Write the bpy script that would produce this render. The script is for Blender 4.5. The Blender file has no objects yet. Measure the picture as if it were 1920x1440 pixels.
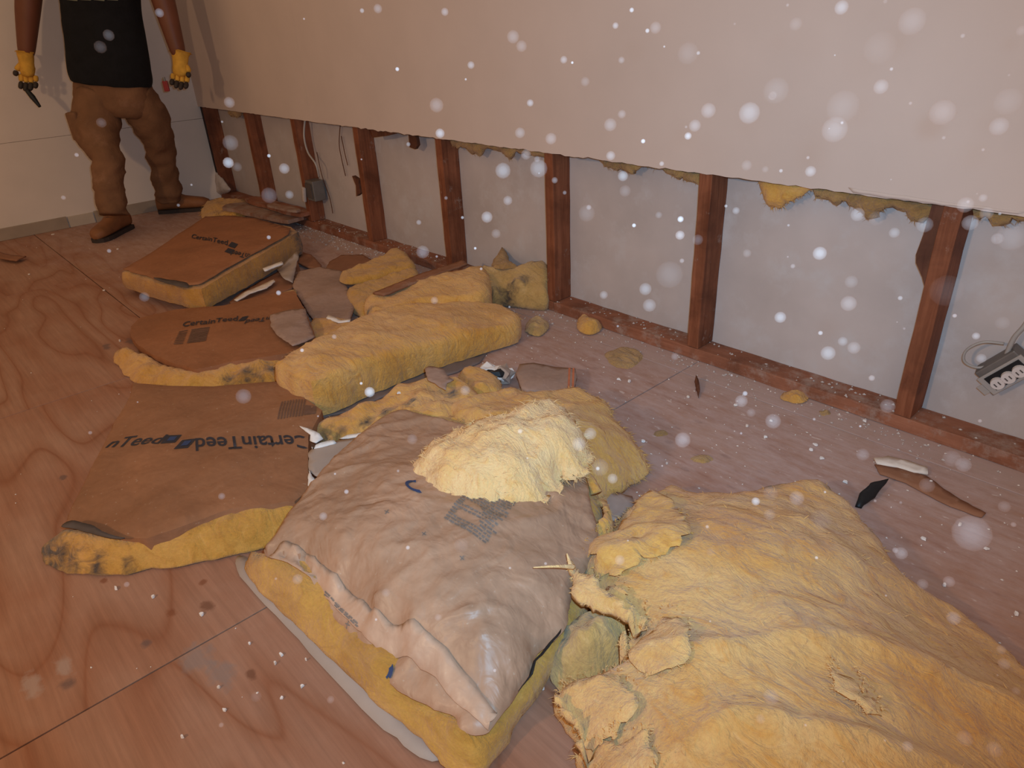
import bpy, bmesh, math, random
import numpy as np
from mathutils import Vector, Matrix, noise, geometry, bvhtree
PI = math.pi
scene = bpy.context.scene
COL = scene.collection
random.seed(7)

# ------------------------------------------------------------------ camera
F = 1304.55
CAM = np.array([5.3554, -1.7394, 0.9917])
RM = np.array([[0.67706707, 0.73438142, -0.04758263],
               [0.31546695, -0.34804593, -0.88280498],
               [-0.66487652, 0.58270743, -0.4673235]])
cd = bpy.data.cameras.new('camera'); cam = bpy.data.objects.new('camera', cd); COL.objects.link(cam)
cd.sensor_width = 36; cd.lens = 36 * F / 1920; cd.clip_start = 0.02
m = Matrix.Identity(4)
for i in range(3):
    m[i][0] = RM[0][i]; m[i][1] = -RM[1][i]; m[i][2] = -RM[2][i]; m[i][3] = CAM[i]
cam.matrix_world = m
scene.camera = cam
# ------------------------------------------------------------------ world, lights, exposure
vs = scene.view_settings
vs.view_transform = 'Standard'; vs.look = 'None'; vs.gamma = 1; vs.use_curve_mapping = False; vs.exposure = 0.0
w = bpy.data.worlds.new('world'); scene.world = w; w.use_nodes = True
w.node_tree.nodes['Background'].inputs[0].default_value = (1.0, 0.665, 0.375, 1)
w.node_tree.nodes['Background'].inputs[1].default_value = 0.435

def lamp(name, kind, loc, energy, color, size, target=None):
    l = bpy.data.lights.new(name, kind); l.energy = energy; l.color = color
    if kind in ('POINT', 'SPOT'): l.shadow_soft_size = size
    else: l.size = size
    o = bpy.data.objects.new(name, l); COL.objects.link(o); o.location = loc
    if target is not None:
        o.rotation_euler = (Vector(target) - Vector(loc)).to_track_quat('-Z', 'Y').to_euler()
    return o
fl = CAM + RM[0] * 0.05 - RM[1] * 0.055 + RM[2] * 0.01
fo = lamp('camera_flash', 'SPOT', tuple(fl), 92, (0.36, 0.69, 1.0), 0.022, tuple(fl + RM[2] * 1.0 - RM[1] * 0.16))
fo.data.spot_size = math.radians(112); fo.data.spot_blend = 1.0
lamp('work_lamp', 'POINT', (4.5, -3.75, 1.7), 100, (1.0, 0.665, 0.375), 0.08)
# ------------------------------------------------------------------ measuring helpers (photo 1920x1440)
def ray(u, v): return np.array([(u - 960) / F, (v - 720) / F, 1.0]) @ RM
def un(u, v, z=0.0):
    d = ray(u, v); return Vector(CAM + (z - CAM[2]) / d[2] * d)
def uy(u, v, y=0.0):
    d = ray(u, v); return Vector(CAM + (y - CAM[1]) / d[1] * d)
NV = RM[2] * [1, 1, 0]; NV /= np.linalg.norm(NV)
P0 = np.array([.9, -.6, 0])
def up(u, v, off=0.0):
    d = ray(u, v); return Vector(CAM + ((P0 - CAM) @ NV + off) / (d @ NV) * d)
XB = 0.5
# ------------------------------------------------------------------ scene helpers
def empty(name, loc=(0, 0, 0)):
    o = bpy.data.objects.new(name, None); COL.objects.link(o); o.location = loc; o.empty_display_size = .05
    return o
def thing(name, label, cat, loc=(0, 0, 0), group=None):
    o = empty(name, loc); return tag(o, label, cat, group)
def tag(o, label, cat, group=None, kind=None):
    o['label'] = label; o['category'] = cat
    if group: o['group'] = group
    if kind: o['kind'] = kind
    return o
def link(name, me, mat=None, parent=None):
    o = bpy.data.objects.new(name, me); COL.objects.link(o)
    if mat and not me.materials: me.materials.append(mat)
    if parent:
        o.parent = parent
        if me.get('world', 1):            # vertices are in world coordinates: keep them there
            p = Vector((0, 0, 0)); q = parent
            while q is not None: p += q.location; q = q.parent
            o.location = -p
    return o
def from_bm(name, bm, mat=None, parent=None, smooth=False, sharp=None):
    me = bpy.data.meshes.new(name); bm.to_mesh(me); bm.free()
    if smooth:
        me.shade_smooth()
        if sharp: me.set_sharp_from_angle(angle=math.radians(sharp))
    return link(name, me, mat, parent)
def box_bm(bm, lo, hi, bev=0.0, rot=None, piv=None):
    r = bmesh.ops.create_cube(bm, size=1)
    vs_ = r['verts']
    for v in vs_:
        v.co = Vector([lo[i] + (v.co[i] + .5) * (hi[i] - lo[i]) for i in range(3)])
    if bev:
        es = list({e for v in vs_ for e in v.link_edges})
        b = bmesh.ops.bevel(bm, geom=es, offset=bev, segments=2, affect='EDGES', profile=.6)
        vs_ = list(set(vs_) & set(bm.verts) | set(b['verts']))
    if rot is not None:
        pv = Vector(piv) if piv is not None else Vector([(lo[i] + hi[i]) / 2 for i in range(3)])
        for v in {v for v in vs_ if v.is_valid}: v.co = pv + rot @ (v.co - pv)
    return bm
def box(name, lo, hi, mat, parent=None, bev=0.0, rot=None, piv=None):
    return from_bm(name, box_bm(bmesh.new(), lo, hi, bev, rot, piv), mat, parent)
def rbox(name, lo, hi, mat, parent, cuts=20, axis=2, amp=.0015, seed=0, bev=.002):
    """a sawn board: box cut across its length with slightly uneven faces"""
    bm = bmesh.new(); box_bm(bm, lo, hi, bev)
    L = hi[axis] - lo[axis]
    for i in range(1, cuts):
        co = Vector((0, 0, 0)); co[axis] = lo[axis] + L * i / cuts; no = Vector((0, 0, 0)); no[axis] = 1
        bmesh.ops.bisect_plane(bm, geom=bm.verts[:] + bm.edges[:] + bm.faces[:], plane_co=co, plane_no=no)
    for v in bm.verts:
        n = noise.noise_vector(v.co * 14 + Vector((seed, seed, 0)))
        for a in range(3):
            if a != axis: v.co[a] += n[a] * amp
    return from_bm(name, bm, mat, parent)
def tube(name, pts, rad, mat, parent=None, seg=8, sub=6):
    P = catmull([Vector(p) for p in pts], sub) if len(pts) > 2 else [Vector(p) for p in pts]
    n = len(P); bm = bmesh.new(); rings = []
    rs = rad if isinstance(rad, (list, tuple)) else [rad]
    u = None
    for i, p in enumerate(P):
        t = (P[min(i + 1, n - 1)] - P[max(i - 1, 0)]).normalized()
        if u is None: u = t.orthogonal().normalized()
        u = (u - t * u.dot(t)).normalized(); w_ = t.cross(u)
        k = i / max(n - 1, 1) * (len(rs) - 1); a = int(min(k, len(rs) - 1)); b = min(a + 1, len(rs) - 1)
        r = rs[a] + (rs[b] - rs[a]) * (k - a)
        rings.append([bm.verts.new(p + r * (math.cos(2 * PI * j / seg) * u + math.sin(2 * PI * j / seg) * w_)) for j in range(seg)])
    for a, b in zip(rings, rings[1:]):
        for j in range(seg): bm.faces.new((a[j], a[(j + 1) % seg], b[(j + 1) % seg], b[j]))
    bm.faces.new(rings[0][::-1]); bm.faces.new(rings[-1])
    return from_bm(name, bm, mat, parent, True)
def catmull(P, sub, closed=False):
    out = []; n = len(P)
    for i in range(n if closed else n - 1):
        g = (lambda k: P[k % n]) if closed else (lambda k: P[min(max(k, 0), n - 1)])
        a, b, c, d = g(i - 1), g(i), g(i + 1), g(i + 2)
        for s in range(sub):
            t = s / sub
            out.append(.5 * ((2 * b) + (c - a) * t + (2 * a - 5 * b + 4 * c - d) * t * t + (3 * b - a - 3 * c + d) * t ** 3))
    if not closed: out.append(P[-1])
    return out
# ------------------------------------------------------------------ materials
def mat_new(name):
    mt = bpy.data.materials.new(name); mt.use_nodes = True; nt = mt.node_tree
    return mt, nt, nt.nodes['Principled BSDF']
def N(nt, t, **kw):
    n = nt.nodes.new(t)
    for k, v in kw.items():
        if hasattr(n, k): setattr(n, k, v)
        else: n.inputs[k.replace('_', ' ')].default_value = v
    return n
def ramp(nt, fac, stops):
    r = nt.nodes.new('ShaderNodeValToRGB'); e = r.color_ramp.elements
    while len(e) < len(stops): e.new(.5)
    for i, (p, c) in enumerate(stops):
        e[i].position = p; e[i].color = (*c, 1) if len(c) == 3 else c
    nt.links.new(fac, r.inputs[0]); return r.outputs[0]
def coords(nt, scale=(1, 1, 1), rot=(0, 0, 0), kind='Object'):
    tc = nt.nodes.new('ShaderNodeTexCoord'); mp = nt.nodes.new('ShaderNodeMapping')
    mp.inputs['Scale'].default_value = scale; mp.inputs['Rotation'].default_value = rot
    nt.links.new(tc.outputs[kind], mp.inputs[0]); return mp.outputs[0]
def nz(nt, vec, scale, detail=4, rough=.55, dist=0.0):
    n = N(nt, 'ShaderNodeTexNoise'); n.inputs['Scale'].default_value = scale; n.inputs['Detail'].default_value = detail
    n.inputs['Roughness'].default_value = rough; n.inputs['Distortion'].default_value = dist
    nt.links.new(vec, n.inputs['Vector']); return n.outputs[0]
def mix(nt, fac, a, b, mode='MIX'):
    n = nt.nodes.new('ShaderNodeMix'); n.data_type = 'RGBA'; n.blend_type = mode
    for s, i in ((fac, 0), (a, 6), (b, 7)):
        if isinstance(s, (int, float)): n.inputs[i].default_value = s
        elif isinstance(s, tuple): n.inputs[i].default_value = (*s, 1)
        else: nt.links.new(s, n.inputs[i])
    return n.outputs[2]
def math_(nt, op, a, b=None, clamp=False):
    n = nt.nodes.new('ShaderNodeMath'); n.operation = op; n.use_clamp = clamp
    for s, i in ((a, 0), (b, 1)):
        if s is None: continue
        if isinstance(s, (int, float)): n.inputs[i].default_value = s
        else: nt.links.new(s, n.inputs[i])
    return n.outputs[0]
def bump(nt, p, h, strength, dist):
    b = N(nt, 'ShaderNodeBump'); b.inputs['Strength'].default_value = strength; b.inputs['Distance'].default_value = dist
    nt.links.new(h, b.inputs['Height']); nt.links.new(b.outputs[0], p.inputs['Normal'])
def simple(name, col, rough=.7, var=.15, scale=20, bmp=.3, bd=.002, metallic=0.0, dust=None, spec=.3):
    mt, nt, p = mat_new(name); v = coords(nt)
    n = nz(nt, v, scale, 5)
    lo = tuple(c * (1 - var) for c in col); hi = tuple(min(1, c * (1 + var)) for c in col)
    c = ramp(nt, n, [(.3, lo), (.7, hi)])
    if dust:
        c = mix(nt, ramp(nt, nz(nt, v, 7, 8, .7), [(dust[1], (0, 0, 0)), (dust[1] + .2, (1, 1, 1))]), c, dust[0])
    nt.links.new(c, p.inputs['Base Color'])
    p.inputs['Roughness'].default_value = rough; p.inputs['Metallic'].default_value = metallic
    p.inputs['Specular IOR Level'].default_value = spec
    bump(nt, p, nz(nt, v, scale * 3, 5), bmp, bd)
    return mt
def wool(name, a, b, c, s=1.0, grime=(0.075, 0.050, 0.036), stretch=(1, 1, 1), bs=.8):
    """mineral wool: matted fibre colour, driven darker only by its own dirt attribute"""
    mt, nt, p = mat_new(name); v = coords(nt, stretch)
    n1 = nz(nt, v, 5 * s, 6, .6, .6); n2 = nz(nt, v, 26 * s, 6, .65, 1.2); n3 = nz(nt, v, 170 * s, 3, .6)
    cc = ramp(nt, n1, [(.30, c), (.45, a), (.62, b)])
    cc = mix(nt, math_(nt, 'MULTIPLY', n2, .5), cc, b)
    n4 = nz(nt, coords(nt, (1, 2.2, 1.5), (0, 0, .7)), 9 * s, 5, .6, 2.5)
    cc = mix(nt, ramp(nt, n4, [(.52, (0,) * 3), (.66, (.55,) * 3)]), cc, c)
    cc = mix(nt, ramp(nt, n4, [(.30, (.5,) * 3), (.42, (0,) * 3)]), cc, tuple(min(1, x * 1.12 + .015) for x in b))
    cc = mix(nt, .16, cc, ramp(nt, n3, [(.3, (.25, .25, .25)), (.7, (.8, .8, .8))]), 'OVERLAY')
    at = N(nt, 'ShaderNodeAttribute'); at.attribute_name = 'grime'
    g = math_(nt, 'ADD', at.outputs['Fac'], math_(nt, 'MULTIPLY', math_(nt, 'SUBTRACT', n2, .5), 1.6))
    g = math_(nt, 'MULTIPLY', math_(nt, 'SUBTRACT', g, .40), 1.6, True)
    g = math_(nt, 'MULTIPLY', g, math_(nt, 'GREATER_THAN', at.outputs['Fac'], .01))
    cc = mix(nt, g, cc, grime)
    nt.links.new(cc, p.inputs['Base Color'])
    p.inputs['Roughness'].default_value = 1; p.inputs['Specular IOR Level'].default_value = .05
    p.inputs['Sheen Weight'].default_value = .25; p.inputs['Sheen Roughness'].default_value = .6
    h = math_(nt, 'ADD', math_(nt, 'ADD', math_(nt, 'MULTIPLY', n2, 1.0), math_(nt, 'MULTIPLY', n4, 1.6)), math_(nt, 'MULTIPLY', n3, .3))
    bump(nt, p, h, bs, .012)
    return mt
def kraft(name, col, wr=1.0, rough=.5):
    mt, nt, p = mat_new(name); v = coords(nt)
    n1 = nz(nt, v, 4, 5); n2 = nz(nt, v, 60, 4)
    lo = tuple(x * .80 for x in col); hi = tuple(min(1, x * 1.12) for x in col)
    cc = ramp(nt, n1, [(.3, lo), (.7, hi)])
    cc = mix(nt, .2, cc, ramp(nt, n2, [(.3, (.35,) * 3), (.7, (.65,) * 3)]), 'OVERLAY')
    sp = ramp(nt, nz(nt, v, 120, 2, .5), [(.70, (0, 0, 0)), (.76, (1, 1, 1))])
    cc = mix(nt, math_(nt, 'MULTIPLY', sp, .35), cc, (.55, .45, .36))
    nt.links.new(cc, p.inputs['Base Color']); p.inputs['Roughness'].default_value = rough
    p.inputs['Specular IOR Level'].default_value = .35
    h = math_(nt, 'ADD', nz(nt, v, 9, 2.5, .45, 1.8), math_(nt, 'MULTIPLY', nz(nt, coords(nt, (1, 1.6, 1)), 26, 2, .5, 1), .25))
    bump(nt, p, h, .55 * wr, .014)
    return mt
def wood(name, a, b, scale=(1, 1, 1), rough=.7, dusty=0.0, vert=True, stain=None):
    mt, nt, p = mat_new(name)
    sc = (1, 1, .06) if vert else (.06, 1, 1)
    v = coords(nt, sc); vv = coords(nt)
    g = nz(nt, v, 55, 6, .65, .5); g2 = nz(nt, vv, 6, 5, .6, .4)
    cc = ramp(nt, g, [(.3, a), (.68, b)])
    cc = mix(nt, math_(nt, 'MULTIPLY', ramp(nt, g2, [(.42, (0,) * 3), (.66, (1,) * 3)]), .65), cc, stain or tuple(x * .45 for x in a))
    if dusty:
        d = ramp(nt, nz(nt, vv, 12, 9, .75), [(.62 - dusty * .3, (0,) * 3), (.72 - dusty * .15, (1,) * 3)])
        cc = mix(nt, math_(nt, 'MULTIPLY', d, .6), cc, (.42, .32, .27))
    nt.links.new(cc, p.inputs['Base Color']); p.inputs['Roughness'].default_value = rough
    p.inputs['Specular IOR Level'].default_value = .25
    bump(nt, p, g, .35, .003)
    return mt
def plywood():
    mt, nt, p = mat_new('plywood_grain')
    oi = N(nt, 'ShaderNodeObjectInfo')
    v0 = coords(nt)
    ov = nt.nodes.new('ShaderNodeVectorMath'); ov.operation = 'MULTIPLY_ADD'
    nt.links.new(v0, ov.inputs[0]); ov.inputs[1].default_value = (.42, 1.7, 1)
    sc = nt.nodes.new('ShaderNodeVectorMath'); sc.operation = 'SCALE'; sc.inputs[0].default_value = (7, 13, 3)
    nt.links.new(oi.outputs['Random'], sc.inputs['Scale']); nt.links.new(sc.outputs[0], ov.inputs[2])
    v = ov.outputs[0]
    fld = nz(nt, v, 1.5, 2.2, .45, .35)
    con = math_(nt, 'FRACT', math_(nt, 'MULTIPLY', fld, 11.0))      # rotary-cut contour bands
    fine = nz(nt, coords(nt, (.05, 1, 1)), 95, 5, .6)
    mott = nz(nt, v0, 3.2, 5, .6)
    cc = ramp(nt, con, [(0.0, (.265, .110, .062)), (.07, (.33, .165, .105)), (.30, (.385, .215, .150)), (.70, (.375, .205, .140)), (.95, (.33, .160, .100)), (1.0, (.265, .110, .062))])
    cc = mix(nt, math_(nt, 'MULTIPLY', ramp(nt, mott, [(.35, (0,) * 3), (.68, (1,) * 3)]), .65), cc, (0.296, 0.119, 0.066))
    cc = mix(nt, .30, cc, ramp(nt, fine, [(.3, (.30,) * 3), (.7, (.68,) * 3)]), 'OVERLAY')
    geo = N(nt, 'ShaderNodeNewGeometry'); sep = N(nt, 'ShaderNodeSeparateXYZ'); nt.links.new(geo.outputs['Position'], sep.inputs[0])
    # knots, stains and smears with their own places on the boards
    spots = [(322, 1148, .018, .014, 0), (390, 1137, .022, .02, 1), (275, 1205, .016, .013, 2), (125, 1283, .026, .017, 2), (195, 1088, .012, .01, 0), (380, 1092, .012, .01, 0),
             (470, 1265, .016, .011, 1), (1165, 752, .03, .012, 1), (1195, 760, .03, .012, 1), (1240, 785, .02, .009, 1), (1310, 790, .03, .01, 1), (1270, 802, .02, .008, 1),
             (1253, 828, .02, .01, 1), (1285, 880, .016, .009, 1), (1430, 885, .024, .009, 1), (1360, 855, .025, .01, 1), (1318, 860, .035, .014, 1), (1115, 690, .02, .012, 1),
             (118, 895, .02, .012, 2), (245, 640, .05, .02, 2), (200, 650, .05, .02, 2), (1370, 912, .02, .006, 1), (415, 1265, .05, .03, 3), (370, 1235, .05, .04, 3), (60, 1285, .05, .02, 4), (120, 1250, .04, .02, 4)]
    cols = [(.20, .065, .03), (.15, .06, .035), (.13, .085, .08), (.26, .19, .17), (.40, .29, .25)]
    wob = nz(nt, v0, 40, 3)
    for (u, v_, rx, ry, k) in spots:
        c = un(u, v_)
        sb = nt.nodes.new('ShaderNodeVectorMath'); sb.operation = 'SUBTRACT'; nt.links.new(geo.outputs['Position'], sb.inputs[0]); sb.inputs[1].default_value = (c.x, c.y, 0)
        ml = nt.nodes.new('ShaderNodeVectorMath'); ml.operation = 'MULTIPLY'; nt.links.new(sb.outputs[0], ml.inputs[0]); ml.inputs[1].default_value = (1.35 / rx, 1.35 / ry, 0)
        ln = nt.nodes.new('ShaderNodeVectorMath'); ln.operation = 'LENGTH'; nt.links.new(ml.outputs[0], ln.inputs[0])
        d = math_(nt, 'ADD', ln.outputs['Value'], math_(nt, 'MULTIPLY', math_(nt, 'SUBTRACT', wob, .5), 2.2))
        mr = N(nt, 'ShaderNodeMapRange'); mr.inputs['From Min'].default_value = 1.15; mr.inputs['From Max'].default_value = .45
        nt.links.new(d, mr.inputs['Value'])
        cc = mix(nt, math_(nt, 'MULTIPLY', mr.outputs[0], .7), cc, cols[k])
    # gypsum dust trodden into the boards along the opened wall
    dn = nz(nt, v0, 5, 8, .7); ds = nz(nt, coords(nt, (.35, 1, 1)), 30, 6, .7)
    d = math_(nt, 'ADD', math_(nt, 'ADD', sep.outputs['Y'], 1.0), math_(nt, 'MULTIPLY', math_(nt, 'SUBTRACT', sep.outputs['X'], 4.0), -.10))
    d = math_(nt, 'ADD', d, math_(nt, 'MULTIPLY', math_(nt, 'SUBTRACT', dn, .5), 1.0))
    pl = N(nt, 'ShaderNodeMapRange'); pl.inputs['From Min'].default_value = -.16; pl.inputs['From Max'].default_value = -.03
    nt.links.new(math_(nt, 'ADD', sep.outputs['Y'], math_(nt, 'MULTIPLY', math_(nt, 'SUBTRACT', dn, .5), .25)), pl.inputs['Value'])
    mr = N(nt, 'ShaderNodeMapRange'); mr.inputs['From Min'].default_value = .05; mr.inputs['From Max'].default_value = .60
    nt.links.new(d, mr.inputs['Value'])
    dd = math_(nt, 'MULTIPLY', mr.outputs[0], ramp(nt, ds, [(.30, (.25,) * 3), (.62, (.92,) * 3)]))
    cc = mix(nt, math_(nt, 'MULTIPLY', pl.outputs[0], .55), cc, (.52, .42, .38))
    cc = mix(nt, dd, cc, (0.482, 0.336, 0.308))
    fk = ramp(nt, nz(nt, coords(nt, (.5, 1.3, 1)), 42, 3, .6), [(.66, (0,) * 3), (.71, (1,) * 3)])
    cc = mix(nt, math_(nt, 'MULTIPLY', math_(nt, 'MULTIPLY', fk, mr.outputs[0]), .55), cc, (.72, .60, .56))
    nt.links.new(cc, p.inputs['Base Color'])
    p.inputs['Roughness'].default_value = .6; p.inputs['Specular IOR Level'].default_value = .2
    bump(nt, p, math_(nt, 'ADD', fine, math_(nt, 'MULTIPLY', dn, .5)), .25, .003)
    return mt

M = {}
M['ply'] = plywood()
M['drywall'] = simple('painted_drywall', (0.582, 0.467, 0.419), .75, .04, 3, .05, .001, spec=.2)
M['backwall'] = simple('cream_painted_board', (0.693, 0.590, 0.525), .7, .05, 3, .12, .001)
M['gyp'] = simple('gypsum', (.50, .42, .39), .95, .12, 30, .6, .003)
M['sheath'] = simple('grey_sheathing_board', (0.492, 0.414, 0.393), .85, .10, 4, .3, .0015, dust=((0.536, 0.484, 0.480), .52))
M['stud'] = wood('old_stud_wood', (0.158, 0.045, 0.020), (0.304, 0.105, 0.050), dusty=.10)
M['plate'] = wood('plate_wood', (0.247, 0.085, 0.045), (0.361, 0.142, 0.080), vert=False, dusty=.42)
M['dark_wood'] = wood('dark_wood', (.09, .03, .018), (.17, .065, .035))
M['base'] = simple('baseboard_paint', (.34, .26, .20), .7, .10, 8, .2)
M['base_l'] = simple('baseboard_pale', (.50, .41, .33), .7, .08, 8, .2)
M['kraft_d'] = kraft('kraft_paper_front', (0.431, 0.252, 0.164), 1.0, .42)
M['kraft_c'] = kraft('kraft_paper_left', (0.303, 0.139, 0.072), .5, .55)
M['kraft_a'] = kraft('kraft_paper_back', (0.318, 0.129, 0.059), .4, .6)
M['flange'] = kraft('kraft_paper_flange', (0.529, 0.333, 0.232), .6, .4)
M['flap'] = kraft('pale_paper_back', (0.374, 0.246, 0.198), .5, .6)
M['wool'] = wool('yellow_glass_wool', (0.616, 0.307, 0.058), (0.682, 0.377, 0.115), (0.516, 0.217, 0.026), bs=.55)
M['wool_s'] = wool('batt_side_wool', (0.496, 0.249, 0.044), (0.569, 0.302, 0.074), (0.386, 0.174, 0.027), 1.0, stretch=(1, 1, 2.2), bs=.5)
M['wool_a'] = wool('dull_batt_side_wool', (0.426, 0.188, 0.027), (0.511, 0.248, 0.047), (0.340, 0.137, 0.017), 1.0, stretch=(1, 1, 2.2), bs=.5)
M['wool_l'] = wool('pile_layer_wool', (0.703, 0.393, 0.140), (0.736, 0.450, 0.196), (0.635, 0.323, 0.085), 1.2, bs=.6)
M['wool_f'] = wool('pale_fluff_wool', (0.852, 0.522, 0.212), (0.870, 0.581, 0.290), (0.806, 0.448, 0.142), 1.3, bs=.6)
M['wool_b'] = wool('big_pile_wool', (0.607, 0.310, 0.089), (0.656, 0.382, 0.152), (0.574, 0.238, 0.041), .8, bs=.6)
M['wool_o'] = wool('orange_wool', (0.558, 0.264, 0.041), (0.630, 0.340, 0.090), (0.405, 0.170, 0.018), bs=.5)
M['wool_g'] = wool('green_grey_wool', (0.476, 0.284, 0.087), (0.571, 0.359, 0.151), (0.343, 0.199, 0.065), bs=.5)
M['wool_w'] = wool('old_brown_wool', (0.359, 0.188, 0.057), (0.459, 0.265, 0.097), (0.219, 0.103, 0.032))
M['ink'] = simple('black_ink', (.035, .033, .045), .6, .1, 60, 0)
M['ink_b'] = simple('blue_ink', (.035, .06, .15), .6, .1, 60, 0)
M['ink_g'] = simple('grey_ink', (.20, .165, .15), .6, .2, 200, 0)
M['ink_f'] = simple('faded_ink', (.16, .085, .06), .7, .1, 60, 0)
M['white'] = simple('white_torn_paper', (.80, .74, .72), .7, .06, 20, .3)
M['chip'] = simple('plaster_chip', (.72, .62, .56), .9, .10, 40, .3)
M['greyp'] = simple('grey_paper', (0.380, 0.297, 0.256), .7, .08, 8, .2)
M['sheet_shade'] = simple('shade_grey_sheet', (.17, .125, .115), .7, .12, 8, .2)
M['darkp'] = simple('dark_asphalt_paper', (.085, .065, .06), .7, .2, 12, .3)
M['brownb'] = simple('brown_board', (.28, .125, .07), .75, .15, 10, .3, dust=((.45, .33, .27), .6))
M['black'] = simple('black_rubber', (.012, .012, .014), .5, .2, 20, .3)
M['skin'] = simple('brown_skin', (.150, .052, .028), .5, .10, 12, .12, .001)
M['shirt'] = simple('black_cotton', (0.005, 0.005, 0.007), .9, .3, 20, .5, .004)
M['shirt_print'] = simple('shirt_print', (.16, .16, .11), .8, .2, 30, .2)
M['pants'] = simple('brown_work_cloth', (0.180, 0.086, 0.043), .9, .18, 9, .6, .008, dust=((0.260, 0.132, 0.077), .56))
M['boot'] = simple('tan_boot_leather', (.24, .095, .038), .6, .2, 14, .4, .003)
M['sole'] = simple('boot_sole', (.045, .032, .028), .8, .2, 20, .4)
M['glove'] = simple('yellow_glove_knit', (.60, .32, .045), .85, .15, 30, .6, .003)
M['gdark'] = simple('dark_glove_rubber', (.035, .025, .022), .6, .2, 20, .3)
M['red'] = simple('red_plastic', (.22, .018, .022), .5, .1, 20, .1)
M['steel'] = simple('dull_steel', (.20, .18, .17), .5, .15, 15, .3, metallic=.5)
M['wirem'] = simple('grey_wire', (.36, .32, .30), .5, .1, 15, .1)
M['outl'] = simple('outlet_plastic', (.62, .54, .52), .45, .05, 15, .1)
M['eye'] = simple('eye_white', (.75, .72, .68), .3, .03, 10, 0)
M['hair'] = simple('black_hair', (.012, .010, .010), .8, .3, 80, .8)
M['line'] = simple('dark_seam_grime', (.10, .05, .035), .9, .2, 20, .2)

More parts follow.
